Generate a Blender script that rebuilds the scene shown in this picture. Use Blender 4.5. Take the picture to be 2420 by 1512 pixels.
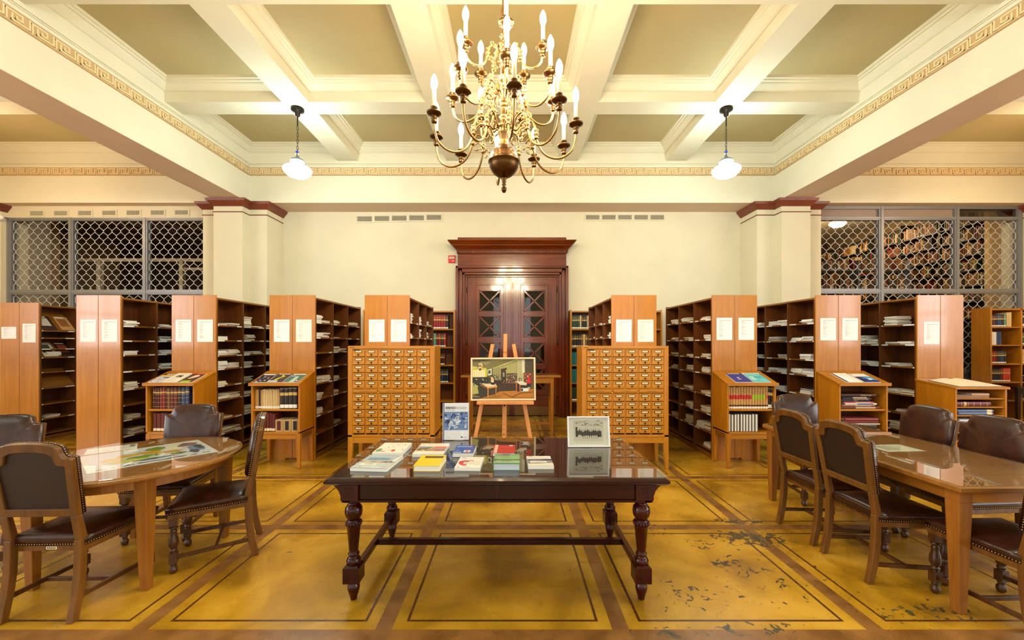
import bpy, math, random
from mathutils import Vector, Matrix, Euler
PI = math.pi
for _o in list(bpy.data.objects): bpy.data.objects.remove(_o)
scene = bpy.context.scene
col = scene.collection
# ------------------------------------------------------------------ camera
cd = bpy.data.cameras.new('camera')
cam = bpy.data.objects.new('camera', cd); col.objects.link(cam)
cam.location = (0, 0, 1.58); cam.rotation_euler = (PI/2, 0, 0)
cd.sensor_fit = 'HORIZONTAL'; cd.sensor_width = 36.0
cd.lens = 36.0*963/2420; cd.shift_y = 56/2420; cd.clip_start = 0.05; cd.clip_end = 100
scene.camera = cam
# ------------------------------------------------------------------ view, world, daylight
vs = scene.view_settings
vs.view_transform = 'Standard'; vs.look = 'None'; vs.gamma = 1.0; vs.use_curve_mapping = False
scene.display_settings.display_device = 'sRGB'
vs.exposure = -0.19
w = bpy.data.worlds.new('sky'); scene.world = w; w.use_nodes = True
w.node_tree.nodes['Background'].inputs[0].default_value = (0.80, 0.90, 1.0, 1)
w.node_tree.nodes['Background'].inputs[1].default_value = 1.2
def daylight(name, loc, rot, sx, sy, power, color=(1.0, 0.96, 0.88)):
    l = bpy.data.lights.new(name, 'AREA'); l.shape = 'RECTANGLE'; l.size = sx; l.size_y = sy
    l.energy = power; l.color = color
    o = bpy.data.objects.new(name, l); col.objects.link(o); o.location = loc; o.rotation_euler = rot
    return o
# windows: five in the wall behind the camera, three in each side wall
REARX = (-8.6, -4.3, 0.0, 4.3, 8.6)
SIDEY = (-3.2, -0.4, 2.4)
for x in REARX:
    daylight('window_daylight', (x, -6.25, 2.7), (PI/2, 0, 0), 2.2, 3.2, 55)
for y in SIDEY:
    daylight('window_daylight', (-11.75, y, 2.9), (0, -PI/2, 0), 2.8, 1.7, 230, (0.97, 0.97, 1.0))
    daylight('window_daylight', (11.75, y, 2.9), (0, PI/2, 0), 2.8, 1.7, 230, (0.97, 0.97, 1.0))

# ------------------------------------------------------------------ materials
MC = {}
def lin(c):
    return tuple(((v/255)/12.92 if v/255 <= 0.04045 else ((v/255+0.055)/1.055)**2.4) for v in c)
def newmat(name):
    m = bpy.data.materials.new(name); m.use_nodes = True
    nt = m.node_tree; b = nt.nodes['Principled BSDF']
    return m, nt, b
def flat(c, rough=0.55, coat=0.0, metal=0.0, name='paint'):
    """plain surface, colour given as sRGB 0-255"""
    k = (tuple(c), rough, coat, metal)
    if k in MC: return MC[k]
    m, nt, b = newmat(name)
    b.inputs['Base Color'].default_value = (*lin(c), 1)
    b.inputs['Roughness'].default_value = rough
    b.inputs['Metallic'].default_value = metal
    b.inputs['Coat Weight'].default_value = coat
    b.inputs['Coat Roughness'].default_value = 0.06
    MC[k] = m
    return m
def N(nt, t, **kw):
    n = nt.nodes.new(t)
    for k, v in kw.items(): setattr(n, k, v)
    return n
def wood(name, c1, c2, rough=0.4, coat=0.0, scale=(28, 28, 1.6), axis='Z', bump=0.0):
    m, nt, b = newmat(name)
    tc = N(nt, 'ShaderNodeTexCoord'); mp = N(nt, 'ShaderNodeMapping')
    sc = {'Z': scale, 'X': (scale[2], scale[0], scale[1]), 'Y': (scale[0], scale[2], scale[1])}[axis]
    mp.inputs['Scale'].default_value = sc
    nt.links.new(tc.outputs['Object'], mp.inputs[0])
    n1 = N(nt, 'ShaderNodeTexNoise'); n1.inputs['Scale'].default_value = 1.0; n1.inputs['Detail'].default_value = 5
    n1.inputs['Distortion'].default_value = 0.6
    nt.links.new(mp.outputs[0], n1.inputs['Vector'])
    n2 = N(nt, 'ShaderNodeTexNoise'); n2.inputs['Scale'].default_value = 1.1; n2.inputs['Detail'].default_value = 2
    nt.links.new(tc.outputs['Object'], n2.inputs['Vector'])
    ad = N(nt, 'ShaderNodeMath', operation='MULTIPLY_ADD'); ad.inputs[1].default_value = 0.55; 
    nt.links.new(n2.outputs[0], ad.inputs[0]); 
    m2 = N(nt, 'ShaderNodeMath', operation='MULTIPLY'); m2.inputs[1].default_value = 0.6
    nt.links.new(n1.outputs[0], m2.inputs[0]); nt.links.new(m2.outputs[0], ad.inputs[2])
    r = N(nt, 'ShaderNodeValToRGB')
    r.color_ramp.elements[0].position = 0.38; r.color_ramp.elements[0].color = (*lin(c2), 1)
    r.color_ramp.elements[1].position = 0.72; r.color_ramp.elements[1].color = (*lin(c1), 1)
    nt.links.new(ad.outputs[0], r.inputs[0]); nt.links.new(r.outputs[0], b.inputs['Base Color'])
    b.inputs['Roughness'].default_value = rough; b.inputs['Coat Weight'].default_value = coat
    b.inputs['Coat Roughness'].default_value = 0.08
    return m
def plaster(name, c, rough=0.7, amt=0.06):
    m, nt, b = newmat(name)
    tc = N(nt, 'ShaderNodeTexCoord')
    n = N(nt, 'ShaderNodeTexNoise'); n.inputs['Scale'].default_value = 2.0; n.inputs['Detail'].default_value = 6
    nt.links.new(tc.outputs['Object'], n.inputs['Vector'])
    r = N(nt, 'ShaderNodeValToRGB'); l = lin(c)
    r.color_ramp.elements[0].position = 0.3; r.color_ramp.elements[0].color = tuple(v*(1-amt) for v in l)+(1,)
    r.color_ramp.elements[1].position = 0.7; r.color_ramp.elements[1].color = (*l, 1)
    nt.links.new(n.outputs[0], r.inputs[0]); nt.links.new(r.outputs[0], b.inputs['Base Color'])
    b.inputs['Roughness'].default_value = rough
    return m
def emit(name, c, s):
    m = bpy.data.materials.new(name); m.use_nodes = True; nt = m.node_tree; nt.nodes.clear()
    e = N(nt, 'ShaderNodeEmission'); e.inputs[0].default_value = (*c, 1); e.inputs[1].default_value = s
    o = N(nt, 'ShaderNodeOutputMaterial'); nt.links.new(e.outputs[0], o.inputs[0])
    return m
def glass(name, tint=(0.985, 0.99, 0.985), boost=1.0):
    m = bpy.data.materials.new(name); m.use_nodes = True; nt = m.node_tree; nt.nodes.clear()
    t = N(nt, 'ShaderNodeBsdfTransparent'); t.inputs[0].default_value = (*tint, 1)
    g = N(nt, 'ShaderNodeBsdfGlossy'); g.inputs['Roughness'].default_value = 0.0; g.inputs[0].default_value = (1, 1, 1, 1)
    f = N(nt, 'ShaderNodeFresnel'); f.inputs[0].default_value = 1.52
    mm = N(nt, 'ShaderNodeMath', operation='MULTIPLY'); mm.inputs[1].default_value = boost; mm.use_clamp = True
    gm = N(nt, 'ShaderNodeNewGeometry'); iv = N(nt, 'ShaderNodeMath', operation='SUBTRACT'); iv.inputs[0].default_value = 1.0
    nt.links.new(gm.outputs['Backfacing'], iv.inputs[1])
    ff = N(nt, 'ShaderNodeMath', operation='MULTIPLY'); nt.links.new(f.outputs[0], ff.inputs[0]); nt.links.new(iv.outputs[0], ff.inputs[1])
    nt.links.new(ff.outputs[0], mm.inputs[0])
    x = N(nt, 'ShaderNodeMixShader'); nt.links.new(mm.outputs[0], x.inputs[0])
    nt.links.new(t.outputs[0], x.inputs[1]); nt.links.new(g.outputs[0], x.inputs[2])
    o = N(nt, 'ShaderNodeOutputMaterial'); nt.links.new(x.outputs[0], o.inputs[0])
    return m
M = {}
M['wall'] = plaster('cream_wall_paint', (220, 211, 182))
M['beam'] = plaster('cream_beam_paint', (226, 220, 196))
M['coffer'] = plaster('tan_coffer_paint', (184, 168, 122))
M['soffit'] = plaster('shaded_soffit_beige', (222, 200, 176))  # beam cream turned tan to hold the shade of the undersides
M['frieze_bg'] = flat((200, 168, 122), 0.7, name='frieze_ground')
M['frieze'] = flat((226, 206, 160), 0.7, name='frieze_relief')
M['cap'] = wood('capital_wood', (128, 60, 34), (92, 38, 22), 0.4)
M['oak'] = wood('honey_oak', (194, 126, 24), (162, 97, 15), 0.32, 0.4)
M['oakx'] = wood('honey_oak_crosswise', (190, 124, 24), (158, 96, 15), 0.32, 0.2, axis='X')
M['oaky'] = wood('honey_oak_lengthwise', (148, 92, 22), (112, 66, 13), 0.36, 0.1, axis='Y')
M['oakshade'] = wood('oak_shelf_interior', (116, 64, 18), (80, 40, 10), 0.42, 0.05)  # same oak darkened, shade of the shelf depths put into its colour
M['maple'] = wood('catalogue_maple', (204, 138, 34), (176, 110, 22), 0.36, 0.15, axis='X')
M['maplez'] = wood('catalogue_maple_upright', (204, 138, 34), (174, 108, 22), 0.36, 0.15)
M['tabtop'] = wood('table_top_wood', (160, 108, 44), (124, 78, 26), 0.35, 0.1, axis='X')
M['tableg'] = wood('table_leg_wood', (158, 100, 30), (122, 72, 18), 0.38, 0.1)
M['chair'] = wood('chair_oak', (122, 78, 26), (74, 42, 13), 0.36, 0.2)
M['chairdk'] = wood('turned_oak', (92, 52, 20), (52, 26, 10), 0.32, 0.3)
M['easel'] = wood('easel_beech', (228, 158, 92), (206, 132, 70), 0.45)
M['mahog'] = wood('dark_mahogany', (64, 11, 5), (34, 6, 4), 0.22, 0.15)
M['mahogx'] = wood('dark_mahogany_top', (52, 9, 5), (28, 5, 4), 0.22, 0.12, axis='X')
for _k in ('mahog', 'mahogx'): M[_k].node_tree.nodes['Principled BSDF'].inputs['Specular IOR Level'].default_value = 0.3
M['door'] = wood('door_mahogany', (124, 48, 6), (74, 22, 3), 0.2, 0.5)
M['doorx'] = wood('door_mahogany_crosswise', (124, 48, 6), (74, 22, 3), 0.2, 0.5, axis='X')
M['glass'] = glass('clear_glass')
M['glasstop'] = glass('table_glass', (0.97, 0.985, 0.97), 1.3)
M['glassedge'] = flat((96, 120, 108), 0.2, name='green_glass_edge')
M['brass'] = flat((150, 118, 74), 0.3, metal=1.0, name='aged_brass')
M['brassdk'] = flat((92, 66, 38), 0.32, metal=1.0, name='dark_brass')
M['iron'] = flat((40, 34, 32), 0.4, metal=0.6, name='dark_iron')
M['steel'] = flat((142, 142, 146), 0.45, metal=0.5, name='painted_steel')
M['grille'] = flat((206, 206, 208), 0.5, metal=0.3, name='grille_wire')
M['nail'] = flat((176, 158, 128), 0.3, metal=1.0, name='nail_heads')
M['white'] = flat((238, 236, 228), 0.6, name='white_paper')
M['cream'] = flat((232, 220, 188), 0.6, name='cream_paper')
M['bulb'] = emit('lit_candle_bulb', (1.0, 0.82, 0.54), 470)
M['globe'] = emit('lit_milk_glass', (0.80, 1.0, 0.96), 88)
M['candle'] = flat((240, 222, 170), 0.5, name='candle_sleeve')
def leather(name, c1, c2, rough):
    m, nt, b = newmat(name)
    tc = N(nt, 'ShaderNodeTexCoord')
    n = N(nt, 'ShaderNodeTexNoise'); n.inputs['Scale'].default_value = 9; n.inputs['Detail'].default_value = 4
    nt.links.new(tc.outputs['Object'], n.inputs['Vector'])
    r = N(nt, 'ShaderNodeValToRGB')
    r.color_ramp.elements[0].position = 0.35; r.color_ramp.elements[0].color = (*lin(c2), 1)
    r.color_ramp.elements[1].position = 0.7; r.color_ramp.elements[1].color = (*lin(c1), 1)
    nt.links.new(n.outputs[0], r.inputs[0]); nt.links.new(r.outputs[0], b.inputs['Base Color'])
    v = N(nt, 'ShaderNodeTexVoronoi'); v.inputs['Scale'].default_value = 380
    nt.links.new(tc.outputs['Object'], v.inputs['Vector'])
    bp = N(nt, 'ShaderNodeBump'); bp.inputs['Strength'].default_value = 0.12; bp.inputs['Distance'].default_value = 0.001
    nt.links.new(v.outputs[0], bp.inputs['Height']); nt.links.new(bp.outputs[0], b.inputs['Normal'])
    b.inputs['Roughness'].default_value = rough
    return m
M['leather'] = leather('brown_leather', (64, 30, 16), (38, 16, 9), 0.27)
M['leatherdk'] = leather('dark_back_leather', (36, 15, 9), (22, 9, 6), 0.5)

# ------------------------------------------------------------------ mesh builder
class MB:
    def __init__(s): s.v = []; s.f = []; s.mi = []; s.mats = []; s.sm = []; s.X = Matrix.Identity(4)
    def mat(s, m):
        if m not in s.mats: s.mats.append(m)
        return s.mats.index(m)
    def add(s, vs_, fs, m, smooth=False):
        o = len(s.v); k = s.mat(m)
        s.v += [tuple(s.X @ Vector(p)) for p in vs_]
        for f in fs: s.f.append(tuple(i+o for i in f)); s.mi.append(k); s.sm.append(smooth)
    def box(s, x0, x1, y0, y1, z0, z1, m):
        s.add([(x0,y0,z0),(x1,y0,z0),(x1,y1,z0),(x0,y1,z0),(x0,y0,z1),(x1,y0,z1),(x1,y1,z1),(x0,y1,z1)],
              [(0,3,2,1),(4,5,6,7),(0,1,5,4),(1,2,6,5),(2,3,7,6),(3,0,4,7)], m)
    def frus(s, b, t, z0, z1, m):
        """b,t = (x0,x1,y0,y1) at z0 and z1"""
        s.add([(b[0],b[2],z0),(b[1],b[2],z0),(b[1],b[3],z0),(b[0],b[3],z0),(t[0],t[2],z1),(t[1],t[2],z1),(t[1],t[3],z1),(t[0],t[3],z1)],
              [(0,3,2,1),(4,5,6,7),(0,1,5,4),(1,2,6,5),(2,3,7,6),(3,0,4,7)], m)
    def bar(s, a, b, wx, wy, m, up=(0,0,1)):
        """square bar from a to b"""
        a = Vector(a); b = Vector(b); d = (b-a).normalized(); u = Vector(up)
        if abs(d.dot(u)) > 0.99: u = Vector((0,1,0))
        r = d.cross(u).normalized(); u = r.cross(d).normalized()
        P = [q + r*sx*wx/2 + u*sy*wy/2 for q in (a, b) for sx, sy in ((-1,-1),(1,-1),(1,1),(-1,1))]
        s.add([tuple(p) for p in P], [(0,1,2,3),(7,6,5,4),(0,4,5,1),(1,5,6,2),(2,6,7,3),(3,7,4,0)], m)
    def tube(s, pts, r, m, seg=6, cap=True):
        pts = [Vector(p) for p in pts]; n = len(pts)
        rr = r if isinstance(r, (list, tuple)) else [r]*n
        vs_ = []; ref = Vector((0.13, 0.21, 0.97))
        for i, p in enumerate(pts):
            d = (pts[min(i+1,n-1)]-pts[max(i-1,0)]).normalized()
            if i == 0:
                a = d.cross(ref)
                if a.length < 0.05: a = d.cross(Vector((1,0,0)))
                a.normalize()
            else:
                a = (a - d*a.dot(d)).normalized()
            b = d.cross(a)
            for k in range(seg):
                t = 2*PI*k/seg; vs_.append(tuple(p + a*math.cos(t)*rr[i] + b*math.sin(t)*rr[i]))
        fs = [(i*seg+k, i*seg+(k+1)%seg, (i+1)*seg+(k+1)%seg, (i+1)*seg+k) for i in range(n-1) for k in range(seg)]
        if cap: fs += [tuple(range(seg))[::-1], tuple((n-1)*seg+k for k in range(seg))]
        s.add(vs_, fs, m, True)
    def lathe(s, prof, m, c=(0,0,0), seg=16, smooth=True):
        """prof = [(r,z)...] bottom to top"""
        vs_ = []
        for r, z in prof:
            for k in range(seg):
                t = 2*PI*(k+0.5)/seg; vs_.append((c[0]+r*math.cos(t), c[1]+r*math.sin(t), c[2]+z))
        n = len(prof)
        fs = [(i*seg+k, i*seg+(k+1)%seg, (i+1)*seg+(k+1)%seg, (i+1)*seg+k) for i in range(n-1) for k in range(seg)]
        fs += [tuple(range(seg))[::-1], tuple((n-1)*seg+k for k in range(seg))]
        s.add(vs_, fs, m, smooth)
    def prism(s, poly, y0, y1, m, axis='Y', smooth=False):
        """poly in (a,b); axis Y: (x,z) extruded in y; axis X: (y,z) extruded in x; axis Z: (x,y) extruded in z"""
        n = len(poly)
        f = {'Y': lambda p, t: (p[0], t, p[1]), 'X': lambda p, t: (t, p[0], p[1]), 'Z': lambda p, t: (p[0], p[1], t)}[axis]
        vs_ = [f(p, y0) for p in poly] + [f(p, y1) for p in poly]
        fs = [tuple(range(n)), tuple(range(2*n-1, n-1, -1))] + [(i, i+n, (i+1)%n+n, (i+1)%n) for i in range(n)]
        s.add(vs_, fs, m, smooth)
    def ring(s, o, i_, y0, y1, m):
        """frame between two outlines of the same length, in x,z, extruded in y"""
        n = len(o)
        vs_ = [(p[0],y0,p[1]) for p in o]+[(p[0],y0,p[1]) for p in i_]+[(p[0],y1,p[1]) for p in o]+[(p[0],y1,p[1]) for p in i_]
        fs = []
        for k in range(n):
            j = (k+1)%n
            fs += [(k,j,n+j,n+k),(2*n+k,3*n+k,3*n+j,2*n+j),(k,2*n+k,2*n+j,j),(n+k,n+j,3*n+j,3*n+k)]
        s.add(vs_, fs, m)
    def poly(s, pts, m): s.add(pts, [tuple(range(len(pts)))], m)
    def dot(s, c, r, m, n=(0,0,1)):
        c = Vector(c); nn = Vector(n).normalized(); a = nn.orthogonal().normalized(); b = nn.cross(a)
        vs_ = [tuple(c+nn*r*0.7)]+[tuple(c+(a*math.cos(PI*k/3)+b*math.sin(PI*k/3))*r) for k in range(6)]
        s.add(vs_, [(0,k,k%6+1) for k in range(1,7)], m, True)
    def ball(s, c, r, m, seg=12, rz=None):
        rz = rz or r; k = 8
        s.lathe([(max(r*math.sin(PI*i/k),0.0006), -rz*math.cos(PI*i/k)) for i in range(k+1)], m, c, seg)
    def build(s, name, parent=None, bevel=0.0, kind=None, mesh=None):
        me = bpy.data.meshes.new(name); me.from_pydata(s.v, [], s.f)
        for m in s.mats: me.materials.append(m)
        me.polygons.foreach_set('material_index', s.mi)
        me.polygons.foreach_set('use_smooth', s.sm)
        me.update()
        return link(name, me, parent, bevel, kind)
def link(name, me, parent=None, bevel=0.0, kind=None):
    o = bpy.data.objects.new(name, me); col.objects.link(o)
    if parent is not None: o.parent = parent
    if bevel:
        b = o.modifiers.new('bevel', 'BEVEL'); b.width = bevel; b.segments = 1; b.limit_method = 'ANGLE'; b.angle_limit = 0.7
    if kind: o['kind'] = kind
    return o
def empty(name, loc=(0,0,0), rz=0.0):
    o = bpy.data.objects.new(name, None); col.objects.link(o); o.location = loc; o.rotation_euler = (0,0,rz)
    o.empty_display_size = 0.1
    return o
def tag(o, label, cat, group=None):
    o['label'] = label; o['category'] = cat
    if group: o['group'] = group
    return o
def dup(o, parent=None):
    c = o.copy(); col.objects.link(c)
    if parent is not None: c.parent = parent
    for ch in o.children: dup(ch, c)
    return c
def structure(b, name, bevel=0.0, parent=None): return b.build(name, parent, bevel, 'structure')
NUM = ['first','second','third','fourth','fifth','sixth','seventh','eighth','ninth','tenth','eleventh','twelfth']
def nth(i):
    if i < 12: return NUM[i]
    n = i+1; return '%d%s' % (n, 'th' if 10 <= n % 100 <= 20 else {1:'st',2:'nd',3:'rd'}.get(n % 10, 'th'))

# ------------------------------------------------------------------ floor
def floor_material():
    m, nt, b = newmat('inlaid_floor')
    L = nt.links.new
    uv = N(nt, 'ShaderNodeUVMap'); sp = N(nt, 'ShaderNodeSeparateXYZ'); L(uv.outputs[0], sp.inputs[0])
    def mth(op, a, b_=None, c=None):
        n = N(nt, 'ShaderNodeMath', operation=op)
        for k, q in enumerate((a, b_, c)):
            if q is None: continue
            if isinstance(q, (int, float)): n.inputs[k].default_value = q
            else: L(q, n.inputs[k])
        return n.outputs[0]
    # distance to the nearest band line along each axis, metres (uv holds tile units of 1.33 m)
    dx = mth('MULTIPLY', mth('PINGPONG', sp.outputs[0], 0.5), 1.33)
    dy = mth('MULTIPLY', mth('PINGPONG', sp.outputs[1], 0.5), 1.33)
    d = mth('MINIMUM', dx, dy)
    tc = N(nt, 'ShaderNodeTexCoord')
    def noise(sc, det=4, dist=0.0):
        n = N(nt, 'ShaderNodeTexNoise'); n.inputs['Scale'].default_value = sc; n.inputs['Detail'].default_value = det
        n.inputs['Distortion'].default_value = dist; L(tc.outputs['Object'], n.inputs['Vector']); return n.outputs[0]
    def ramp(f, stops):
        r = N(nt, 'ShaderNodeValToRGB'); L(f, r.inputs[0])
        e = r.color_ramp.elements
        e[0].position = stops[0][0]; e[0].color = (*lin(stops[0][1]), 1)
        e[1].position = stops[-1][0]; e[1].color = (*lin(stops[-1][1]), 1)
        for p, c in stops[1:-1]:
            q = e.new(p); q.color = (*lin(c), 1)
        return r.outputs[0]
    def mix(f, a, b_):
        n = N(nt, 'ShaderNodeMix', data_type='RGBA'); L(f, n.inputs[0]) if not isinstance(f, float) else None
        L(a, n.inputs[6]); L(b_, n.inputs[7]); return n.outputs[2]
    field = ramp(noise(1.9, 9, 0.5), [(0.34, (142, 102, 18)), (0.44, (172, 126, 26)), (0.54, (192, 144, 34)), (0.66, (210, 162, 54))])
    band = ramp(noise(6, 8), [(0.35, (116, 76, 32)), (0.65, (150, 104, 54))])
    line = ramp(noise(30, 3), [(0.3, (74, 42, 18)), (0.7, (98, 58, 26))])
    inner = mth('LESS_THAN', d, 0.046)
    l1 = mth('MULTIPLY', mth('GREATER_THAN', d, 0.112), mth('LESS_THAN', d, 0.128))
    c = mix(inner, field, band)
    c = mix(l1, c, line)
    # fine crackle
    v = N(nt, 'ShaderNodeTexVoronoi', feature='DISTANCE_TO_EDGE'); v.inputs['Scale'].default_value = 9
    L(tc.outputs['Object'], v.inputs['Vector'])
    ck = mth('MULTIPLY', mth('LESS_THAN', v.outputs[0], 0.012), mth('GREATER_THAN', noise(3.1), 0.56))
    c = mix(mth('MULTIPLY', ck, 0.25), c, line)
    # worn patches right of the big table
    so = N(nt, 'ShaderNodeSeparateXYZ'); L(tc.outputs['Object'], so.inputs[0])
    tot = None
    for (x, y, rx, ry, a) in ((1.93, 3.32, .34, .16, .32), (2.0, 3.62, .26, .07, .28), (1.56, 2.93, .16, .14, .24), (1.12, 2.56, .3, .22, .16), (1.5, 3.2, .12, .1, .22),
                              (1.75, 2.7, .5, .35, .13), (2.35, 2.4, .4, .12, .2), (2.6, 2.45, .2, .1, .2), (1.2, 3.55, .2, .25, .16), (1.3, 2.25, .5, .1, .16), (0.84, 2.24, .16, .12, .18)):
        e = mth('ADD', mth('POWER', mth('DIVIDE', mth('SUBTRACT', so.outputs[0], x), rx), 2.0), mth('POWER', mth('DIVIDE', mth('SUBTRACT', so.outputs[1], y), ry), 2.0))
        g = mth('MULTIPLY', mth('EXPONENT', mth('MULTIPLY', e, -1.0)), a)
        tot = g if tot is None else mth('MAXIMUM', tot, g)
    wn = mth('ADD', noise(17, 9, 1.2), tot)
    wear = mth('GREATER_THAN', wn, 0.735)
    grey = ramp(noise(25), [(0.3, (58, 50, 34)), (0.7, (92, 80, 52))])
    c = mix(wear, c, grey)
    L(c, b.inputs['Base Color'])
    rg = mth('MULTIPLY_ADD', noise(4, 5), 0.16, 0.20)
    L(rg, b.inputs['Roughness'])
    b.inputs['Coat Weight'].default_value = 0.0
    return m
def build_floor():
    xs = [-2.06-1.36*k for k in range(8, 0, -1)] + [-2.06, -0.71, 0.60, 2.01] + [2.01+1.36*k for k in range(1, 9)]
    ys = [-5.61+1.303*k for k in range(0, 17)]
    vs_ = [(x, y, 0) for y in ys for x in xs]; nx = len(xs)
    fs = []; uvs = []
    for j in range(len(ys)-1):
        for i in range(nx-1):
            fs.append((j*nx+i, j*nx+i+1, (j+1)*nx+i+1, (j+1)*nx+i))
            uvs += [(i, j), (i+1, j), (i+1, j+1), (i, j+1)]
    me = bpy.data.meshes.new('floor'); me.from_pydata(vs_, [], fs)
    ul = me.uv_layers.new(name='UVMap')
    for k, u in enumerate(uvs): ul.data[k].uv = u
    me.materials.append(floor_material())
    me.update()
    return link('floor', me, kind='structure')
build_floor()
XW = 11.25     # side walls
YB = 8.9       # back wall
YR = -6.0      # rear wall
ZC = 5.62      # coffer ceiling
ZR = 5.31      # rib underside
ZB = 4.46      # main beam underside
BX0, BX1 = 5.36, 5.94
# ------------------------------------------------------------------ ceiling
b = MB(); b.box(-XW, XW, YR, YB+0.2, ZC, ZC+0.2, M['coffer']); structure(b, 'ceiling')
b = MB()
for s in (-1, 1):
    x0, x1 = sorted((s*BX0, s*BX1)); b.box(x0, x1, YR, 8.32, ZB+0.002, ZC, M['beam'])
structure(b, 'beam_lengthwise')
b = MB(); b.box(-XW, XW, 8.32, YB+0.02, ZB, ZC, M['beam']); structure(b, 'beam_crosswise')
b = MB()                                       # unlit undersides, their shade put into a tan colour
for s in (-1, 1):
    x0, x1 = sorted((s*BX0, s*BX1)); b.box(x0, x1, YR, 8.32, ZB-0.004, ZB+0.002, M['soffit'])
b.box(-XW, XW, 8.32, YB, ZB-0.004, ZB, M['soffit'])
structure(b, 'soffit')
RY = [(6.29-2.15*k, 6.63-2.15*k) for k in range(0, 6)]
RX = [(-3.55, -3.14), (-1.335, -0.945), (0.945, 1.335), (3.14, 3.55)]
b = MB()
for y0, y1 in RY: b.box(-BX0, BX0, y0, y1, ZR, ZC, M['beam'])
for x0, x1 in RX: b.box(x0, x1, YR, 8.32, ZR-0.0015, ZC-0.001, M['beam'])
for s in (-1, 1):
    for y0, y1 in RY:
        x0, x1 = sorted((s*BX1, s*XW)); b.box(x0, x1, y0, y1, ZR, ZC, M['beam'])
structure(b, 'ceiling_rib')
# crown moulding round each coffer
def crown(b, x0, x1, y0, y1):
    prof = [(0, -0.15), (0.015, -0.15), (0.04, -0.135), (0.09, -0.085), (0.10, -0.06), (0.125, -0.06), (0.135, -0.035), (0.16, -0.035), (0.17, 0)]
    rings = []
    for o, z in prof:
        rings.append([(x0+o, y0+o, ZC+z), (x1-o, y0+o, ZC+z), (x1-o, y1-o, ZC+z), (x0+o, y1-o, ZC+z)])
    vs_ = [p for r in rings for p in r]
    fs = [(i*4+k, (i+1)*4+k, (i+1)*4+(k+1)%4, i*4+(k+1)%4) for i in range(len(prof)-1) for k in range(4)]
    b.add(vs_, fs, M['beam'])
b = MB()
yb = [(RY[0][1], 8.32)] + [(RY[k+1][1], RY[k][0]) for k in range(5)]
xb = [(-XW, -BX1), (-BX0, -3.55), (-3.14, -1.335), (-0.945, 0.945), (1.335, 3.14), (3.55, BX0), (BX1, XW)]
for y0, y1 in yb:
    for x0, x1 in xb: crown(b, x0, x1, y0, y1)
structure(b, 'trim_1')
# greek key frieze
def key_units(n, L):
    """polylines of one repeat in unit square"""
    A = [(0.06, 0.0), (0.06, 0.93), (0.66, 0.93), (0.66, 0.38), (0.44, 0.38), (0.44, 0.6)]
    B = [(0.94, 1.0), (0.94, 0.07), (0.26, 0.07), (0.26, 0.68)]
    return (A, B)
def frieze(b, p0, p1, z0, z1, nrm):
    p0 = Vector(p0); p1 = Vector(p1); L = (p1-p0).length; d = (p1-p0)/L; nrm = Vector(nrm)
    n = max(1, round(L/0.235)); u = L/n; h = (z1-z0); zz = z0+0.024; hh = h-0.048
    def slab(a0, a1, c0, c1, t, m):
        P = []
        for q in (0, t):
            for a, c in ((a0, c0), (a1, c0), (a1, c1), (a0, c1)):
                v = p0 + d*a + nrm*q; P.append((v.x, v.y, c))
        b.add(P, [(0,3,2,1),(4,5,6,7),(0,1,5,4),(1,2,6,5),(2,3,7,6),(3,0,4,7)], m)
    slab(0, L, z0, z1, 0.006, M['frieze_bg'])
    slab(0, L, z0-0.012, z0+0.004, 0.03, M['frieze_bg'])
    slab(0, L, z1-0.004, z1+0.012, 0.02, M['beam'])
    slab(0, L, z1+0.05, z1+0.058, 0.018, M['beam'])
    slab(0, L, z1+0.075, z1+0.081, 0.018, M['beam'])
    t = 0.018
    for i in range(n):
        for q_, pl in enumerate(key_units(0, 0)):
            for s_, ((a, c), (a2, c2)) in enumerate(zip(pl, pl[1:])):
                x0, x1 = sorted((a, a2)); y0, y1 = sorted((c, c2))
                slab(i*u+x0*u-t/2, i*u+x1*u+t/2, zz+y0*hh-t/2, zz+y1*hh+t/2, 0.015+0.0012*((s_ % 2)+2*q_), M['frieze'])
FZ0, FZ1 = 5.02, 5.175
b = MB(); frieze(b, (-BX0, 8.32), (BX0, 8.32), FZ0, FZ1, (0, -1)) if False else None
def fr(name, p0, p1, nrm):
    b = MB(); frieze(b, (p0[0], p0[1], 0), (p1[0], p1[1], 0), FZ0, FZ1, (nrm[0], nrm[1], 0)); structure(b, name)
fr('trim_2', (-BX0+0.02, 8.32), (BX0-0.02, 8.32), (0, -1))
fr('trim_3', (-BX0, 1.0), (-BX0, 8.30), (1, 0))
fr('trim_4', (BX0, 1.0), (BX0, 8.30), (-1, 0))
fr('trim_5', (-XW, 8.32), (-BX1, 8.32), (0, -1))
fr('trim_6', (BX1, 8.32), (XW, 8.32), (0, -1))
# ------------------------------------------------------------------ walls
DX = 0.99
b = MB()
b.box(-6.31, -DX, YB, YB+0.2, 0, ZB, M['wall']); b.box(DX, 6.31, YB, YB+0.2, 0, ZB, M['wall'])
b.box(-DX, DX, YB, YB+0.2, 3.03, ZB, M['wall'])
b.box(-10.56, -6.31, 8.52, 8.62, 4.215, ZB, M['wall'])
structure(b, 'wall_back')
def side_wall(s):
    b = MB(); x0, x1 = sorted((s*XW, s*(XW+0.3)))
    ys = [YR] + [v for y in SIDEY for v in (y-0.9, y+0.9)] + [YB+0.2]
    for k in range(0, len(ys), 2): b.box(x0, x1, ys[k], ys[k+1], 0, ZC, M['wall'])
    for y in SIDEY: b.box(x0, x1, y-0.9, y+0.9, 0, 1.4, M['wall']); b.box(x0, x1, y-0.9, y+0.9, 4.4, ZC, M['wall'])
    return b
structure(side_wall(-1), 'wall_left'); structure(side_wall(1), 'wall_right')
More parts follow.
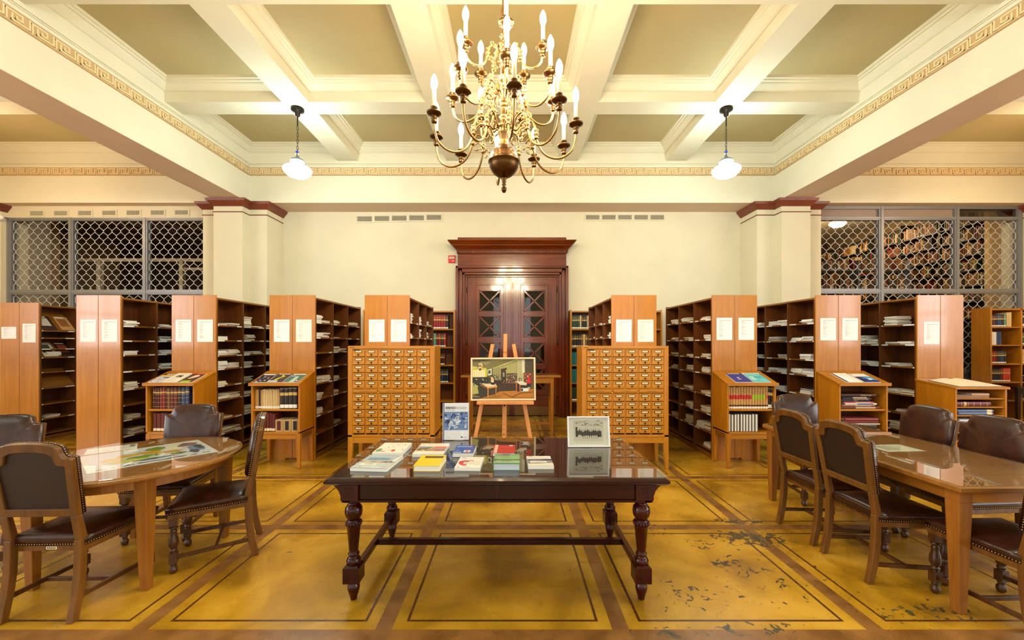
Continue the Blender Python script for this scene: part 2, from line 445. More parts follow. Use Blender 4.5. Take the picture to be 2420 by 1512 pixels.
b = MB(); xs = [-XW] + [v for x in REARX for v in (x-1.15, x+1.15)] + [XW]
for k in range(0, len(xs), 2): b.box(xs[k], xs[k+1], YR-0.2, YR, 0, ZC, M['wall'])
for x in REARX: b.box(x-1.15, x+1.15, YR-0.2, YR, 0, 0.95, M['wall']); b.box(x-1.15, x+1.15, YR-0.2, YR, 4.35, ZC, M['wall'])
structure(b, 'wall_rear')
# casement windows out of the frame (daylight)
wn_ = 3
for x in REARX:
    b = MB(); y0, y1 = YR-0.12, YR-0.06
    for a in (-1.12, -0.38, 0.38, 1.12): b.box(x+a-0.03, x+a+0.03, y0, y1, 0.95, 4.35, M['white'])
    for z in (0.98, 2.1, 3.2, 4.32): b.box(x-1.15, x+1.15, y0, y1, z-0.03, z+0.03, M['white'])
    structure(b, 'window_%d' % wn_); wn_ += 1
for s in (-1, 1):
    for y in SIDEY:
        b = MB(); x0, x1 = sorted((s*(XW+0.1), s*(XW+0.16)))
        for a in (-0.87, 0, 0.87): b.box(x0, x1, y+a-0.03, y+a+0.03, 1.4, 4.4, M['white'])
        for z in (1.43, 2.4, 3.4, 4.37): b.box(x0, x1, y-0.9, y+0.9, z-0.03, z+0.03, M['white'])
        structure(b, 'window_%d' % wn_); wn_ += 1
# ------------------------------------------------------------------ columns with wooden capitals
def column(cx_boxes, name, capname):
    b = MB()
    for x0, x1, y0, y1 in cx_boxes: b.box(x0, x1, y0, y1, 0, ZB, M['wall'])
    structure(b, name)
    b = MB()
    for x0, x1, y0, y1 in cx_boxes:
        e = lambda a: (x0-a, x1+a, y0-a, y1)
        b.frus(e(0.015), e(0.03), 4.315, 4.335, M['cap'])
        b.frus(e(0.03), e(0.085), 4.335, 4.405, M['cap'])
        b.frus(e(0.095), e(0.105), 4.405, 4.455, M['cap'])
        b.frus(e(0.012), e(0.012), 4.195, 4.212, M['cap'])
    structure(b, capname)
column([(-6.31, -5.0, 8.32, 8.895), (-5.94, -5.365, 8.11, 8.895)], 'column_left', 'trim_7')
column([(5.0, 6.31, 8.32, 8.895), (5.365, 5.94, 8.11, 8.895)], 'column_right', 'trim_8')
column([(-XW, -10.56, 8.42, 8.895)], 'column_far_left', 'trim_9')
column([(10.68, XW, 8.42, 8.895)], 'column_far_right', 'trim_10')
# ------------------------------------------------------------------ double door
door = empty('door_1', (0, 0, 0)); door['kind'] = 'structure'
b = MB()
D, DXm = M['door'], M['doorx']
for s in (-1, 1):                                     # moulded casing
    xo, xi = s*1.205, s*0.975
    for (a, c, y) in ((xi, s*1.02, 8.86), (s*1.02, s*1.07, 8.80), (s*1.07, s*1.15, 8.76), (s*1.15, xo, 8.70)):
        x0, x1 = sorted((a, c)); b.box(x0, x1, y, 8.93, 0, 3.03 if abs(a) < 1.0 else 3.24, D)
    x0, x1 = sorted((s*1.09, s*1.13)); b.box(x0, x1, 8.735, 8.78, 0, 3.16, D)
b.build('casing', door, 0.006)
b = MB()
b.box(-1.02, 1.02, 8.86, 8.93, 3.03, 3.07, DXm); b.box(-1.07, 1.07, 8.80, 8.90, 3.07, 3.12, DXm)
b.box(-1.15, 1.15, 8.76, 8.90, 3.12, 3.20, DXm); b.box(-1.205, 1.205, 8.70, 8.90, 3.20, 3.245, DXm)
b.box(-1.16, 1.16, 8.72, 8.90, 3.245, 3.50, DXm)
b.build('frieze_board', door, 0.006)
b = MB()
b.box(-1.18, 1.18, 8.69, 8.90, 3.50, 3.515, DXm)
k = -1.175
while k < 1.17: b.box(k, k+0.026, 8.655, 8.70, 3.515, 3.57, D); k += 0.0478
b.box(-1.17, 1.17, 8.69, 8.90, 3.515, 3.57, DXm)
b.box(-1.20, 1.20, 8.645, 8.90, 3.57, 3.585, DXm)
b.frus((-1.20, 1.20, 8.64, 8.90), (-1.26, 1.26, 8.56, 8.90), 3.585, 3.645, DXm)
b.box(-1.27, 1.27, 8.55, 8.90, 3.645, 3.665, DXm)
b.frus((-1.28, 1.28, 8.54, 8.90), (-1.345, 1.345, 8.47, 8.90), 3.665, 3.73, DXm)
b.box(-1.345, 1.345, 8.47, 8.90, 3.73, 3.745, DXm)
b.box(-1.15, 1.15, 8.62, 8.90, 3.745, 3.83, DXm)
b.build('cornice', door, 0.004)
panes = [(-0.02+2.53, .46), (1.95, .46), (1.375, .46), (0.80, .46)]
for s in (-1, 1):
    lf = empty('door_leaf'); lf.parent = door
    cx = s*0.487; xi, xo = s*0.003, s*0.975
    b = MB(); y0, y1 = 8.885, 8.935
    a0, a1 = sorted((xi, cx-s*0.30)); b.box(a0, a1, y0, y1, 0.02, 3.03, D)
    a0, a1 = sorted((cx+s*0.30, xo)); b.box(a0, a1, y0, y1, 0.02, 3.03, D)
    b.box(cx-0.30, cx+0.30, y0, y1, 2.86, 3.03, DXm); b.box(cx-0.30, cx+0.30, y0, y1, 0.02, 0.50, DXm)
    # muntin grid with square panes and diagonal crosses
    for x in (cx-0.30, cx+0.235): b.box(x, x+0.065, y0-0.012, y1, 0.5, 2.86, D)
    edges = [2.86] + [z-0.23 for z, h in panes]
    zt = 2.86
    for z, h in panes:
        b.box(cx-0.24, cx+0.24, y0-0.012, y1, z+0.23, zt, DXm); zt = z-0.23
        for q in (-1, 1):
            b.bar((cx-0.235, 8.895, z-0.235*q), (cx+0.235, 8.895, z+0.235*q), 0.035, 0.034, D, up=(0, 1, 0))
        for (x0, x1, z0, z1) in ((cx-0.235, cx+0.235, z+0.215, z+0.235), (cx-0.235, cx+0.235, z-0.235, z-0.215), (cx-0.235, cx-0.215, z-0.235, z+0.235), (cx+0.215, cx+0.235, z-0.235, z+0.235)):
            b.box(x0, x1, 8.878, 8.90, z0, z1, D)
    b.box(cx-0.24, cx+0.24, y0-0.012, y1, 0.5, zt, DXm)
    # raised moulding round the glazed panel
    o_ = [(cx-0.335, 0.47), (cx+0.335, 0.47), (cx+0.335, 2.89), (cx-0.335, 2.89)]
    i_ = [(cx-0.30, 0.505), (cx+0.30, 0.505), (cx+0.30, 2.855), (cx-0.30, 2.855)]
    b.ring(o_, i_, 8.862, 8.90, D)
    b.build('leaf_frame', lf, 0.004)
    b = MB(); b.box(cx-0.24, cx+0.24, 8.912, 8.917, 0.55, 2.80, M['glass']); b.build('glazing', lf)
    b = MB(); x0, x1 = sorted((s*0.06, s*0.93)); b.box(x0, x1, 8.878, 8.888, 0.02, 0.21, M['brass']); b.build('kick_plate', lf)
b = MB(); b.box(-0.028, 0.028, 8.862, 8.885, 0.02, 3.03, D); b.box(-0.012, 0.012, 8.85, 8.87, 0.02, 2.9, D); b.build('meeting_stile', door, 0.004)
b = MB()
for s in (-1, 1):
    for z in (2.75, 1.6, 0.45): b.tube([(s*0.985, 8.85, z-0.06), (s*0.985, 8.85, z+0.06)], 0.012, M['brassdk'], 8)
b.build('hinge', door)
# dark lobby behind the glazed door
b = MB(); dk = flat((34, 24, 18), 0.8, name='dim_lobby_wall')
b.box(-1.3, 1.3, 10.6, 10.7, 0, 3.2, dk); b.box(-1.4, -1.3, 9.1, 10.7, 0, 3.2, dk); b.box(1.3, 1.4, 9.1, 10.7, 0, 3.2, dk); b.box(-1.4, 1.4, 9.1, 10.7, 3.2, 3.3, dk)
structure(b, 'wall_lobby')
# fire call point
t = empty('fire_alarm_call_point', (-1.31, 8.9, 3.42))
tag(t, 'small red fire alarm call point on the wall left of the door cornice', 'fire alarm')
b = MB(); b.box(-0.075, 0.075, -0.045, 0, -0.08, 0.08, flat((206, 30, 26), 0.35)); b.build('housing', t, 0.006)
b = MB(); b.box(-0.055, 0.055, -0.05, -0.044, 0.01, 0.045, M['white']); b.box(0.01, 0.05, -0.049, -0.044, -0.05, -0.035, M['white'])
for k in range(6): b.box(-0.045+k*0.016, -0.035+k*0.016, -0.052, -0.049, 0.02, 0.036, flat((60, 60, 60), 0.5))
b.build('press_plate', t)
# ------------------------------------------------------------------ wall vents
def vent_mesh():
    t = empty('wall_vent')
    b = MB(); b.ring([(-0.19, -0.085), (0.19, -0.085), (0.19, 0.085), (-0.19, 0.085)], [(-0.16, -0.055), (0.16, -0.055), (0.16, 0.055), (-0.16, 0.055)], -0.014, 0, M['wall']); b.build('vent_frame', t)
    b = MB(); b.box(-0.16, 0.16, -0.004, 0, -0.055, 0.055, flat((38, 34, 34), 0.8)); b.build('backing', t)
    b = MB()
    for k in range(4): z = -0.042+k*0.028; b.box(-0.16, 0.16, -0.012, -0.006, z-0.003, z+0.003, M['wall'])
    for k in range(17): x = -0.15+k*0.019; b.box(x-0.0015, x+0.0015, -0.0118, -0.0065, -0.055, 0.055, M['wall'])
    b.build('louvre', t)
    return t
v0 = vent_mesh(); used = [0]
def place_vent(x, y, z, sc, label, group):
    t = v0 if not used[0] else dup(v0)
    used[0] = 1
    t.location = (x, y, z); t.scale = (sc, 1, sc); tag(t, label, 'vent', group)
for k in range(5):
    place_vent(-3.215+k*0.378, 8.899, 4.30+0.008*k, 1.0, 'small wall vent, %s from the left in the row left of the door' % nth(k), 'vents high on the wall left of the door')
for k in range(5):
    place_vent(1.76+k*0.352, 8.899, 4.335, 0.92, 'small wall vent, %s from the left in the row right of the door' % nth(k), 'vents high on the wall right of the door')
for k in range(7):
    place_vent(-9.93+k*0.505, 8.519, 4.30+k*0.003, 0.86, 'small wall vent above the left metal grille, %s from the left' % nth(k), 'vents above the left grille')
# ------------------------------------------------------------------ metal grilles
def ogee(t):
    """t in [0,1) -> [-1,1], zigzag with the barbed step of the lattice"""
    a = 1-4*abs(((t) % 1)-0.5)
    # rounded lobes with a short step half way between the nodes
    s = 1 if a > 0 else -1
    m = abs(a)
    k = 0.10 if m < 0.10 else 1.0
    return s*(m*0.9 if m < 0.12 else 0.24+0.76*math.sin(min(1.0, (m-0.12)/0.80)*PI/2)**1.15)
def grille(name, xs, ztop, zmid, y, transom):
    g = empty(name); g['kind'] = 'structure'
    F_ = M['steel']
    b = MB()
    for i, x in enumerate(xs): b.box(x-0.05, x+0.05, y-0.05, y+0.05, 0, ztop, F_); b.box(x-0.02, x+0.02, y-0.065, y-0.05, 0, ztop, F_)
    b.build('mullion', g)
    b = MB()
    for z, h in [(ztop-0.03, 0.03), (zmid, 0.05), (1.0, 0.05)] + ([(4.2, 0.035)] if transom else []):
        b.box(xs[0], xs[-1], y-0.045, y+0.045, z-h, z+h, F_); b.box(xs[0], xs[-1], y-0.06, y-0.045, z-h*0.4, z+h*0.4, F_)
    b.build('rail', g)
    ptop = 4.165 if transom else ztop-0.06
    for i in range(len(xs)-1):
        for z0, z1 in ((zmid+0.05, ptop), (1.05, zmid-0.05)):
            b = MB(); x0, x1 = xs[i]+0.05, xs[i+1]-0.05
            n = max(2, round((x1-x0)/0.0925)); p = (x1-x0)/n
            q = 0.215; steps = int((z1-z0)/q*24)
            for k in range(n+1):
                pts = []
                for j in range(steps+1):
                    z = z0+(z1-z0)*j/steps
                    o = (p/2)*ogee((z1-z)/q)*(1 if k % 2 else -1)
                    xx = min(max(x0+k*p+o, x0), x1)
                    pts.append((xx, y, z))
                b.tube(pts, 0.0075, M['grille'], 4, False)
            b.build('lattice', g)
        if transom:
            b = MB(); b.box(xs[i]+0.05, xs[i+1]-0.05, y-0.004, y+0.004, 4.235, ztop-0.06, glass('transom_glass', (0.55, 0.5, 0.48)) if i == 2 else flat((148, 128, 118), 0.35, name='transom_panel')); b.build('transom', g)
    b = MB(); b.box(xs[0], xs[-1], y-0.01, y+0.01, 0, 0.95, F_); b.build('kick_panel', g)
    return g
grille('window_1', [-10.53, -9.23, -7.68, -6.33], 4.215, 2.66, 8.57, False)
grille('window_2', [6.33, 7.73, 9.31, 10.64], 4.46, 2.68, 8.57, True)
# rooms behind the grilles
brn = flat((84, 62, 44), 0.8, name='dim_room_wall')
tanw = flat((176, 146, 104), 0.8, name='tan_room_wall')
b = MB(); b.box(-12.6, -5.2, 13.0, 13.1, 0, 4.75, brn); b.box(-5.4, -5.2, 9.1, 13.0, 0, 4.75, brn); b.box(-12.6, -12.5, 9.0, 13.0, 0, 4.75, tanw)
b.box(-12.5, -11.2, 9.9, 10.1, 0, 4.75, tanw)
structure(b, 'wall_left_room')
b = MB(); b.box(-12.6, -5.2, 8.9, 13.1, 4.75, 4.85, flat((170, 150, 138), 0.7)); 
for k in range(16): b.box(-12.5+k*0.45, -12.42+k*0.45, 8.9, 13.0, 4.71, 4.76, flat((130, 112, 104), 0.7))
structure(b, 'ceiling_left_room')
fw = flat((214, 196, 160), 0.6, name='cream_frame_paint')
t = empty('timber_rack', (-8.8, 10.6, 0)); tag(t, 'cream painted timber storage frame standing behind the left grille', 'shelving')
b = MB(); b.box(-2.9, 3.0, 0, 0.08, 3.72, 3.80, fw); b.build('top_rail', t)
b = MB(); b.box(0.2, 3.0, 0.0, 0.07, 3.50, 3.56, fw); b.build('lower_rail', t)
for x in (-2.0, 0.15, 1.05, 2.6):
    b = MB(); b.box(x, x+0.10, -0.02, 0.08, 0, 3.75, fw); b.build('post', t)
t = empty('storage_cupboard', (-8.2, 11.6, 0)); tag(t, 'tall pinkish brown cupboard in the dim room behind the left grille', 'cupboard')
b = MB(); b.box(-0.4, 0.4, 0, 0.6, 0, 4.3, flat((122, 86, 70), 0.6)); b.build('carcass', t)
b = MB(); b.box(-0.38, -0.01, -0.02, 0, 0.1, 4.2, flat((130, 92, 76), 0.6)); b.build('cupboard_door', t)
b = MB(); b.box(0.01, 0.38, -0.02, 0, 0.1, 4.2, flat((118, 84, 68), 0.6)); b.build('cupboard_door', t)
b = MB(); b.box(5.2, 5.4, 9.1, 16, 0, 5.5, brn); b.box(5.2, 13, 16, 16.1, 0, 5.5, brn); b.box(12.4, 12.5, 9.0, 16, 0, 5.5, tanw)
b.box(10.95, 12.5, 9.35, 9.45, 0, 5.5, flat((226, 190, 128), 0.7, name='ochre_wall'))
structure(b, 'wall_right_room')
b = MB(); b.box(5.2, 13, 8.9, 16.1, 5.5, 5.6, fw); structure(b, 'ceiling_right_room')
b = MB(); b.box(-12.6, -5.2, YB+0.2, 13.1, -0.05, -0.002, brn); b.box(5.2, 13, YB+0.2, 16.1, -0.05, -0.002, brn); b.box(-1.4, 1.4, YB+0.2, 10.7, -0.05, -0.002, brn); structure(b, 'floor_rear_rooms')
t = empty('ceiling_lamp', (9.75, 12.2, 5.28)); tag(t, 'round lit ceiling lamp glowing behind the right grille', 'lamp')
b = MB(); b.lathe([(0.05, -0.06), (0.06, 0), (0.015, 0.01), (0.015, 0.2), (0.06, 0.22)], M['brassdk'], seg=12); b.build('lamp_base', t)
b = MB(); b.lathe([(0.01, -0.22), (0.14, -0.2), (0.22, -0.12), (0.2, -0.06), (0.05, -0.05)], emit('lit_room_globe', (1, 0.78, 0.45), 16), seg=16); b.build('shade', t)
pl = bpy.data.lights.new('ceiling_lamp_light', 'POINT'); pl.energy = 190; pl.color = (1, 0.75, 0.42); pl.shadow_soft_size = 0.25
po = bpy.data.objects.new('ceiling_lamp_light', pl); col.objects.link(po); po.location = (0, 0, -0.35); po.parent = t
# tall archive rack running away from the camera, and a low one facing it
RZ = [0.25, 0.9, 1.55, 2.2, 2.62, 3.0, 3.38, 3.76, 4.14, 4.52]
dm = flat((66, 60, 46), 0.5, metal=0.3, name='dark_green_steel')
t = empty('archive_rack', (11.2, 9.6, 0)); tag(t, 'tall dark steel book rack running back behind the right grille', 'bookshelf')
for z in RZ:
    b = MB(); b.box(0, 0.34, 0, 5.4, z-0.03, z, dm); b.build('shelf', t)
for k in range(6):
    b = MB(); y = min(k*1.07, 5.36); b.box(0.0, 0.34, y, y+0.04, 0, 4.98, dm); b.build('upright', t)
b = MB(); b.box(0.34, 0.36, 0, 5.4, 0, 4.98, dm); b.build('back_panel', t)
t = empty('perforated_steel_rack', (7.7, 10.6, 0)); tag(t, 'low grey perforated steel rack of books facing the right grille', 'bookshelf')
for z in (0.3, 1.0, 1.7, 2.4, 3.02, 3.52):
    b = MB(); b.box(0, 2.7, 0, 0.32, z-0.035, z, M['steel'])
    for k in range(27): b.box(0.04+k*0.1, 0.08+k*0.1, -0.002, 0.0, z-0.026, z-0.01, M['iron'])
    b.build('shelf', t)
for x in (0, 1.3, 2.64):
    b = MB(); b.box(x, x+0.05, -0.01, 0.32, 0, 3.75, M['steel']); 
    for k in range(30): b.box(x+0.015, x+0.035, -0.012, -0.008, 1.0+k*0.09, 1.04+k*0.09, M['iron'])
    b.build('upright', t)

# ------------------------------------------------------------------ books
BOOKC = {}
NAMES = {(96,28,22):'dark red', (128,40,28):'red brown', (150,30,30):'red', (40,30,26):'black', (26,36,60):'navy', (40,66,110):'blue', (34,62,44):'dark green',
         (214,186,132):'cream', (196,150,84):'tan', (120,80,44):'brown', (160,110,50):'ochre', (90,150,130):'pale green', (170,170,166):'grey', (20,110,120):'teal', (206,60,40):'orange red'}
def book_mesh(h, d, t, c, style='plain'):
    """upright book, spine towards -y at y=0, bottom at z=0, thickness along x from 0"""
    k = (h, d, t, c, style)
    if k in BOOKC: return BOOKC[k]
    b = MB(); cv = flat(c, 0.45, name='book_cloth'); pg = M['cream']
    gd = flat((206, 170, 96), 0.4, name='gilt')
    if style == 'fore':                       # pages outward
        b.box(0.003, t-0.003, 0.004, d, 0.004, h-0.004, M['white']); b.box(0, 0.0035, 0, d, 0, h, cv); b.box(t-0.0035, t, 0, d, 0, h, cv)
    else:
        n = 5; P = []
        for i in range(n+1):
            a = PI*i/n; P.append((t/2-math.cos(a)*t/2, 0.013-math.sin(a)*0.013))
        P += [(t, d), (t-0.003, d), (t-0.003, 0.018), (0.003, 0.018), (0.003, d), (0, d)]
        b.prism(P, 0, h, cv, 'Z'); b.box(0.003, t-0.003, 0.018, d-0.004, 0.004, h-0.004, pg)
        def band(z0, z1, m, o=0.0012):
            b.prism([(t/2-math.cos(PI*i/n)*(t/2+0.0002), 0.013-math.sin(PI*i/n)*(0.013+o)) for i in range(n+1)], z0*h, z1*h, m, 'Z')
        if style == 'gilt':
            for z in (0.1, 0.3, 0.5, 0.66, 0.86): band(z, z+0.012, gd)
            band(0.72, 0.8, gd)
        if style == 'sticker': band(0.03, 0.14, M['white'])
        if style == 'lib': band(0.03, 0.13, M['white']); band(0.78, 0.8, gd); band(0.86, 0.87, gd); band(0.5, 0.7, gd, 0.0008) if t < 0.03 else band(0.6, 0.7, gd)
        if style == 'redlab' or style == 'greenlab' or style == 'ornlab':
            band(0.44, 0.63, flat({'redlab': (190, 36, 40), 'greenlab': (150, 186, 20), 'ornlab': (216, 80, 40)}[style], 0.5))
            band(0.68, 0.69, flat((80, 24, 18))); band(0.76, 0.77, flat((80, 24, 18))); band(0.12, 0.18, flat((80, 24, 18))); band(0.02, 0.1, M['white'])
        if style == 'medal':
            band(0.04, 0.2, M['white']); band(0.62, 0.76, gd, 0.001); band(0.93, 0.95, gd)
        if style == 'foot': band(0.04, 0.18, M['cream'])
    o = b.build('book'); me = o.data; bpy.data.objects.remove(o)
    BOOKC[k] = me
    return me
def put_book(name, me, loc, rot, sc, label, group, cat='book'):
    o = link(name, me); o.location = loc; o.rotation_euler = rot; o.scale = sc
    tag(o, label, cat, group)
    return o
def row(name, x0, x1, y, z, where, group, spec, rz=0.0, gap=0.002, order='from the left', origin=None, rng=random):
    """spec: list of (colour, thickness, height, depth, style); books stand from x0 rightwards, spines to -y"""
    x = x0
    for i, (c, t, h, d, st) in enumerate(spec):
        r2 = random.Random(i*13+int(abs(x)*1000)); sx_ = 1.0 if st in ('redlab', 'greenlab', 'ornlab', 'fore') else r2.choice((0.82, 0.92, 1.0, 1.0, 1.08)); sz_ = r2.uniform(0.955, 1.0); dy_ = r2.uniform(0, 0.006)
        if x+t*sx_ > x1: break
        me = book_mesh(h, d, t, c, st)
        cn = 'white paged' if st == 'fore' else {'redlab': 'red labelled', 'greenlab': 'green labelled', 'ornlab': 'orange labelled'}.get(st, NAMES.get(c, 'dark'))
        put_book(name, me, (x, y+dy_, z), (0, 0, 0), (sx_, 1, sz_), '%s book, %s from the left %s' % (cn, nth(i), where), group)
        x += t*sx_+gap+r2.choice((0, 0, 0.001, 0.002))
    return x
rng = random.Random(7)
arch = [(96,28,22), (120,80,44), (160,110,50), (196,150,84), (40,30,26), (214,186,132), (120,80,44), (40,30,26), (128,40,28), (160,110,50), (34,62,44)]
am = {}
for c in arch:
    for st in ('plain', 'gilt', 'sticker'): am[(c, st)] = book_mesh(0.25, 0.2, 0.042, c, st)
stuff = MB()
def stuff_box(x0, x1, y0, y1, z0, z1, c): stuff.box(x0, x1, y0, y1, z0, z1, flat(c, 0.45, name='book_cloth'))
for si, z in enumerate(RZ[3:]):
    y = 9.66; i = 0
    while y < 14.9:
        if abs(((y-9.6) % 1.07)) < 0.06 or ((y-9.6) % 1.07) > 1.01: y += 0.05; continue
        if rng.random() < 0.05: y += 0.12; continue
        c = rng.choice(arch); st = rng.choice(('plain', 'gilt', 'gilt', 'sticker')); sx = rng.uniform(0.6, 1.15); sz = rng.uniform(0.8, 1.25)
        if 1 <= si <= 6 and i < 36:
            cn = NAMES[c]
            # spine faces -x : rotate about z by -90 (x->-y)
            put_book('archive_book', am[(c, st)], (11.23, y+0.042*sx, z), (0, 0, -PI/2), (sx, 1, sz),
                     '%s old book, %s from right, %s shelf down, tall rack behind right grille' % (cn, nth(i), nth(6-si)), 'old books on the tall rack')
        else:
            stuff_box(11.24, 11.44, y, y+0.04*sx, z, z+0.25*sz, c)
        i += 1; y += 0.043*sx+0.002
tag(stuff.build('archive_books', kind='stuff'), 'mass of old brown and red books on the far racks behind the right grille', 'books', 'old books on the tall rack')
for si, z in enumerate((3.02, 3.52)):
    x = 7.8; i = 0
    while x < 10.2:
        if 1.22 < x-7.7 < 1.38: x += 0.06; continue
        if rng.random() < 0.1: x += 0.1; continue
        c = rng.choice(arch); st = rng.choice(('plain', 'gilt', 'sticker')); sx = rng.uniform(0.7, 1.3); sz = rng.uniform(0.75, 1.15)
        put_book('archive_book', am[(c, st)], (x, 10.62, z), (0, 0, 0), (sx, 1, sz),
                 '%s book, %s from the left on the %s shelf of the perforated steel rack' % (NAMES[c], nth(i), ('lower', 'upper')[si]), 'books on the perforated steel rack')
        i += 1; x += 0.043*sx+0.002
# ------------------------------------------------------------------ security camera
t = empty('security_camera', (-10.53, 8.36, 4.17)); tag(t, 'white security camera on a bracket at the far left column', 'camera')
b = MB(); b.bar((-0.12, 0.06, -0.06), (0.0, 0, -0.05), 0.03, 0.03, M['white']); b.bar((-0.12, 0.06, -0.14), (-0.12, 0.06, 0.02), 0.05, 0.05, M['white']); b.build('bracket', t)
b = MB(); b.ball((0.03, 0, 0), 0.058, M['white'], 14); b.build('camera_body', t)
b = MB(); b.ball((0.045, -0.042, -0.012), 0.024, M['iron'], 10); b.build('lens', t)

# ------------------------------------------------------------------ chandelier
ch = empty('chandelier', (-0.065, 3.3, 0)); tag(ch, 'large brass candle-arm chandelier hanging from the coffered ceiling over the dark table', 'chandelier')
Bm, Bd = M['brass'], M['brassdk']
b = MB(); b.lathe([(0.001, 2.80), (0.012, 2.805), (0.022, 2.825), (0.022, 2.84), (0.008, 2.855), (0.02, 2.865), (0.012, 2.88), (0.02, 2.89), (0.014, 2.905), (0.026, 2.915), (0.022, 2.925)], Bd, seg=16); b.build('finial', ch)
b = MB()
pr = [(0.02, 2.92)] + [(0.122*math.sin(PI*i/12), 3.045-0.122*math.cos(PI*i/12)) for i in range(1, 7)] + [(0.128, 3.048), (0.128, 3.056), (0.122, 3.06)] + [(0.122*math.sin(PI*i/12), 3.055-0.122*math.cos(PI*i/12)) for i in range(7, 12)] + [(0.03, 3.175)]
b.lathe(pr, Bd, seg=28); b.build('globe_ball', ch)
b = MB()
def stem_seg(z, s=1.0):
    return [(0.028*s, z), (0.05*s, z+0.012), (0.032*s, z+0.03), (0.036*s, z+0.07), (0.05*s, z+0.11), (0.058*s, z+0.125), (0.048*s, z+0.14), (0.066*s, z+0.155), (0.066*s, z+0.175), (0.03*s, z+0.19), (0.03*s, z+0.24), (0.042*s, z+0.25), (0.03*s, z+0.262), (0.028*s, z+0.31)]
b.lathe(stem_seg(3.165)+stem_seg(3.49, 1.05)+stem_seg(3.82, 0.85)+[(0.03, 4.15), (0.045, 4.17), (0.022, 4.2), (0.035, 4.26), (0.016, 4.32), (0.016, 4.62), (0.03, 4.64), (0.012, 4.68)], Bm, seg=20)
b.build('stem', ch)
b = MB()
for k in range(8):
    z = 4.69+k*0.1; R_ = Matrix.Rotation(PI/2*(k % 2), 4, 'Z')
    pts = [tuple(R_ @ Vector((0.022*math.cos(a), 0, 0.06*math.sin(a))) + Vector((0, 0, z+0.03))) for a in [2*PI*i/10 for i in range(11)]]
    b.tube(pts, 0.006, Bm, 5, False)
b.build('chain', ch)
b = MB(); b.lathe([(0.01, 5.42), (0.04, 5.45), (0.05, 5.5), (0.11, 5.57), (0.13, 5.615)], Bm, seg=20); b.build('ceiling_rose', ch)
def arm_tier(n, R, zc, zs, phase, s, skip=()):
    """arm profile in (r,z); zc cup height, zs stem height"""
    P = [(R, zc-0.075), (R-0.004*s, zc-0.13*s), (R-0.03*s, zc-0.20*s), (R-0.09*s, zc-0.245*s), (R-0.16*s, zc-0.25*s), (R-0.23*s, zc-0.215*s), (R-0.275*s, zc-0.15*s), (R-0.295*s, zc-0.08*s), (R-0.30*s, zc-0.03*s), (R-0.32*s, zc+0.03*s), (R-0.36*s, zc+0.06*s), (R-0.41*s, zc+0.045*s), (R-0.45*s, zc-0.01*s), (0.045, zs)]
    Q = []                                             # smooth it
    for i in range(len(P)-1):
        p0, p1, p2, p3 = P[max(i-1, 0)], P[i], P[i+1], P[min(i+2, len(P)-1)]
        for j in range(3):
            u = j/3; Q.append(tuple(0.5*((2*p1[a])+(-p0[a]+p2[a])*u+(2*p0[a]-5*p1[a]+4*p2[a]-p3[a])*u*u+(-p0[a]+3*p1[a]-3*p2[a]+p3[a])*u**3) for a in (0, 1)))
    Q.append(P[-1])
    b = MB(); b.tube([(r, 0, z) for r, z in Q], 0.0085, Bm, 7)
    jr, jz = R-0.298*s, zc-0.055*s                      # turned joint
    b.lathe([(0.006, -0.045), (0.018, -0.04), (0.02, -0.03), (0.01, -0.02), (0.023, -0.008), (0.023, 0.004), (0.01, 0.014), (0.02, 0.024), (0.02, 0.034), (0.006, 0.042)], Bm, (jr, 0, jz), 10)
    def scroll(c, r0, a0, turns, sgn):
        pts = []
        for i in range(15):
            u = i/14; a = a0+sgn*u*turns*2*PI; r = r0*(1-0.75*u); pts.append((c[0]+r*math.cos(a), 0, c[1]+r*math.sin(a)))
        b.tube(pts, [0.0065-0.0025*i/14 for i in range(15)], Bm, 5)
    scroll((R-0.335*s, zc-0.12*s), 0.042*s, PI, 1.1, -1)
    scroll((R-0.40*s, zc-0.03*s), 0.035*s, PI/2, 1.0, 1)
    scroll((R-0.36*s, zc+0.095*s), 0.03*s, -PI/2, 0.9, 1)
    b.ball((R-0.40*s, 0, zc+0.075*s), 0.014, Bm, 8)
    arm_me = b
    cup = MB()
    cup.lathe([(0.008, -0.085), (0.02, -0.078), (0.022, -0.066), (0.012, -0.058), (0.024, -0.05), (0.024, -0.04), (0.012, -0.03), (0.03, -0.024), (0.055, -0.012), (0.058, -0.004), (0.05, -0.004), (0.02, -0.012), (0.012, 0.0), (0.012, 0.018), (0.028, 0.03), (0.028, 0.036), (0.016, 0.036)], Bd, (R, 0, zc), 14)
    can = MB(); can.lathe([(0.0155, 0.03), (0.0155, 0.16), (0.012, 0.165)], M['candle'], (R, 0, zc), 10)
    bul = MB(); bul.lathe([(0.010, 0.160), (0.017, 0.176), (0.025, 0.2), (0.026, 0.222), (0.021, 0.25), (0.010, 0.275), (0.001, 0.288)], M['bulb'], (R, 0, zc), 8)
    first = None
    for k in range(n):
        a = phase+2*PI*k/n
        if first is None:
            o1 = arm_me.build('arm', ch); o2 = cup.build('drip_pan', o1); o3 = can.build('candle', ch); o4 = bul.build('bulb', o3)
            first = (o1.data, o2.data, o3.data, o4.data)
        else:
            o1 = link('arm', first[0], ch); o2 = link('drip_pan', first[1], o1); o3 = link('candle', first[2], ch); o4 = link('bulb', first[3], o3)
        o1.rotation_euler = (0, 0, a); o3.rotation_euler = (0, 0, a)
arm_tier(10, 0.575, 3.31, 3.33, -PI/2+math.radians(8), 1.05)
arm_tier(7, 0.43, 3.61, 3.66, -PI/2+math.radians(4), 0.82)
arm_tier(5, 0.32, 3.93, 3.97, -PI/2+math.radians(4), 0.62)
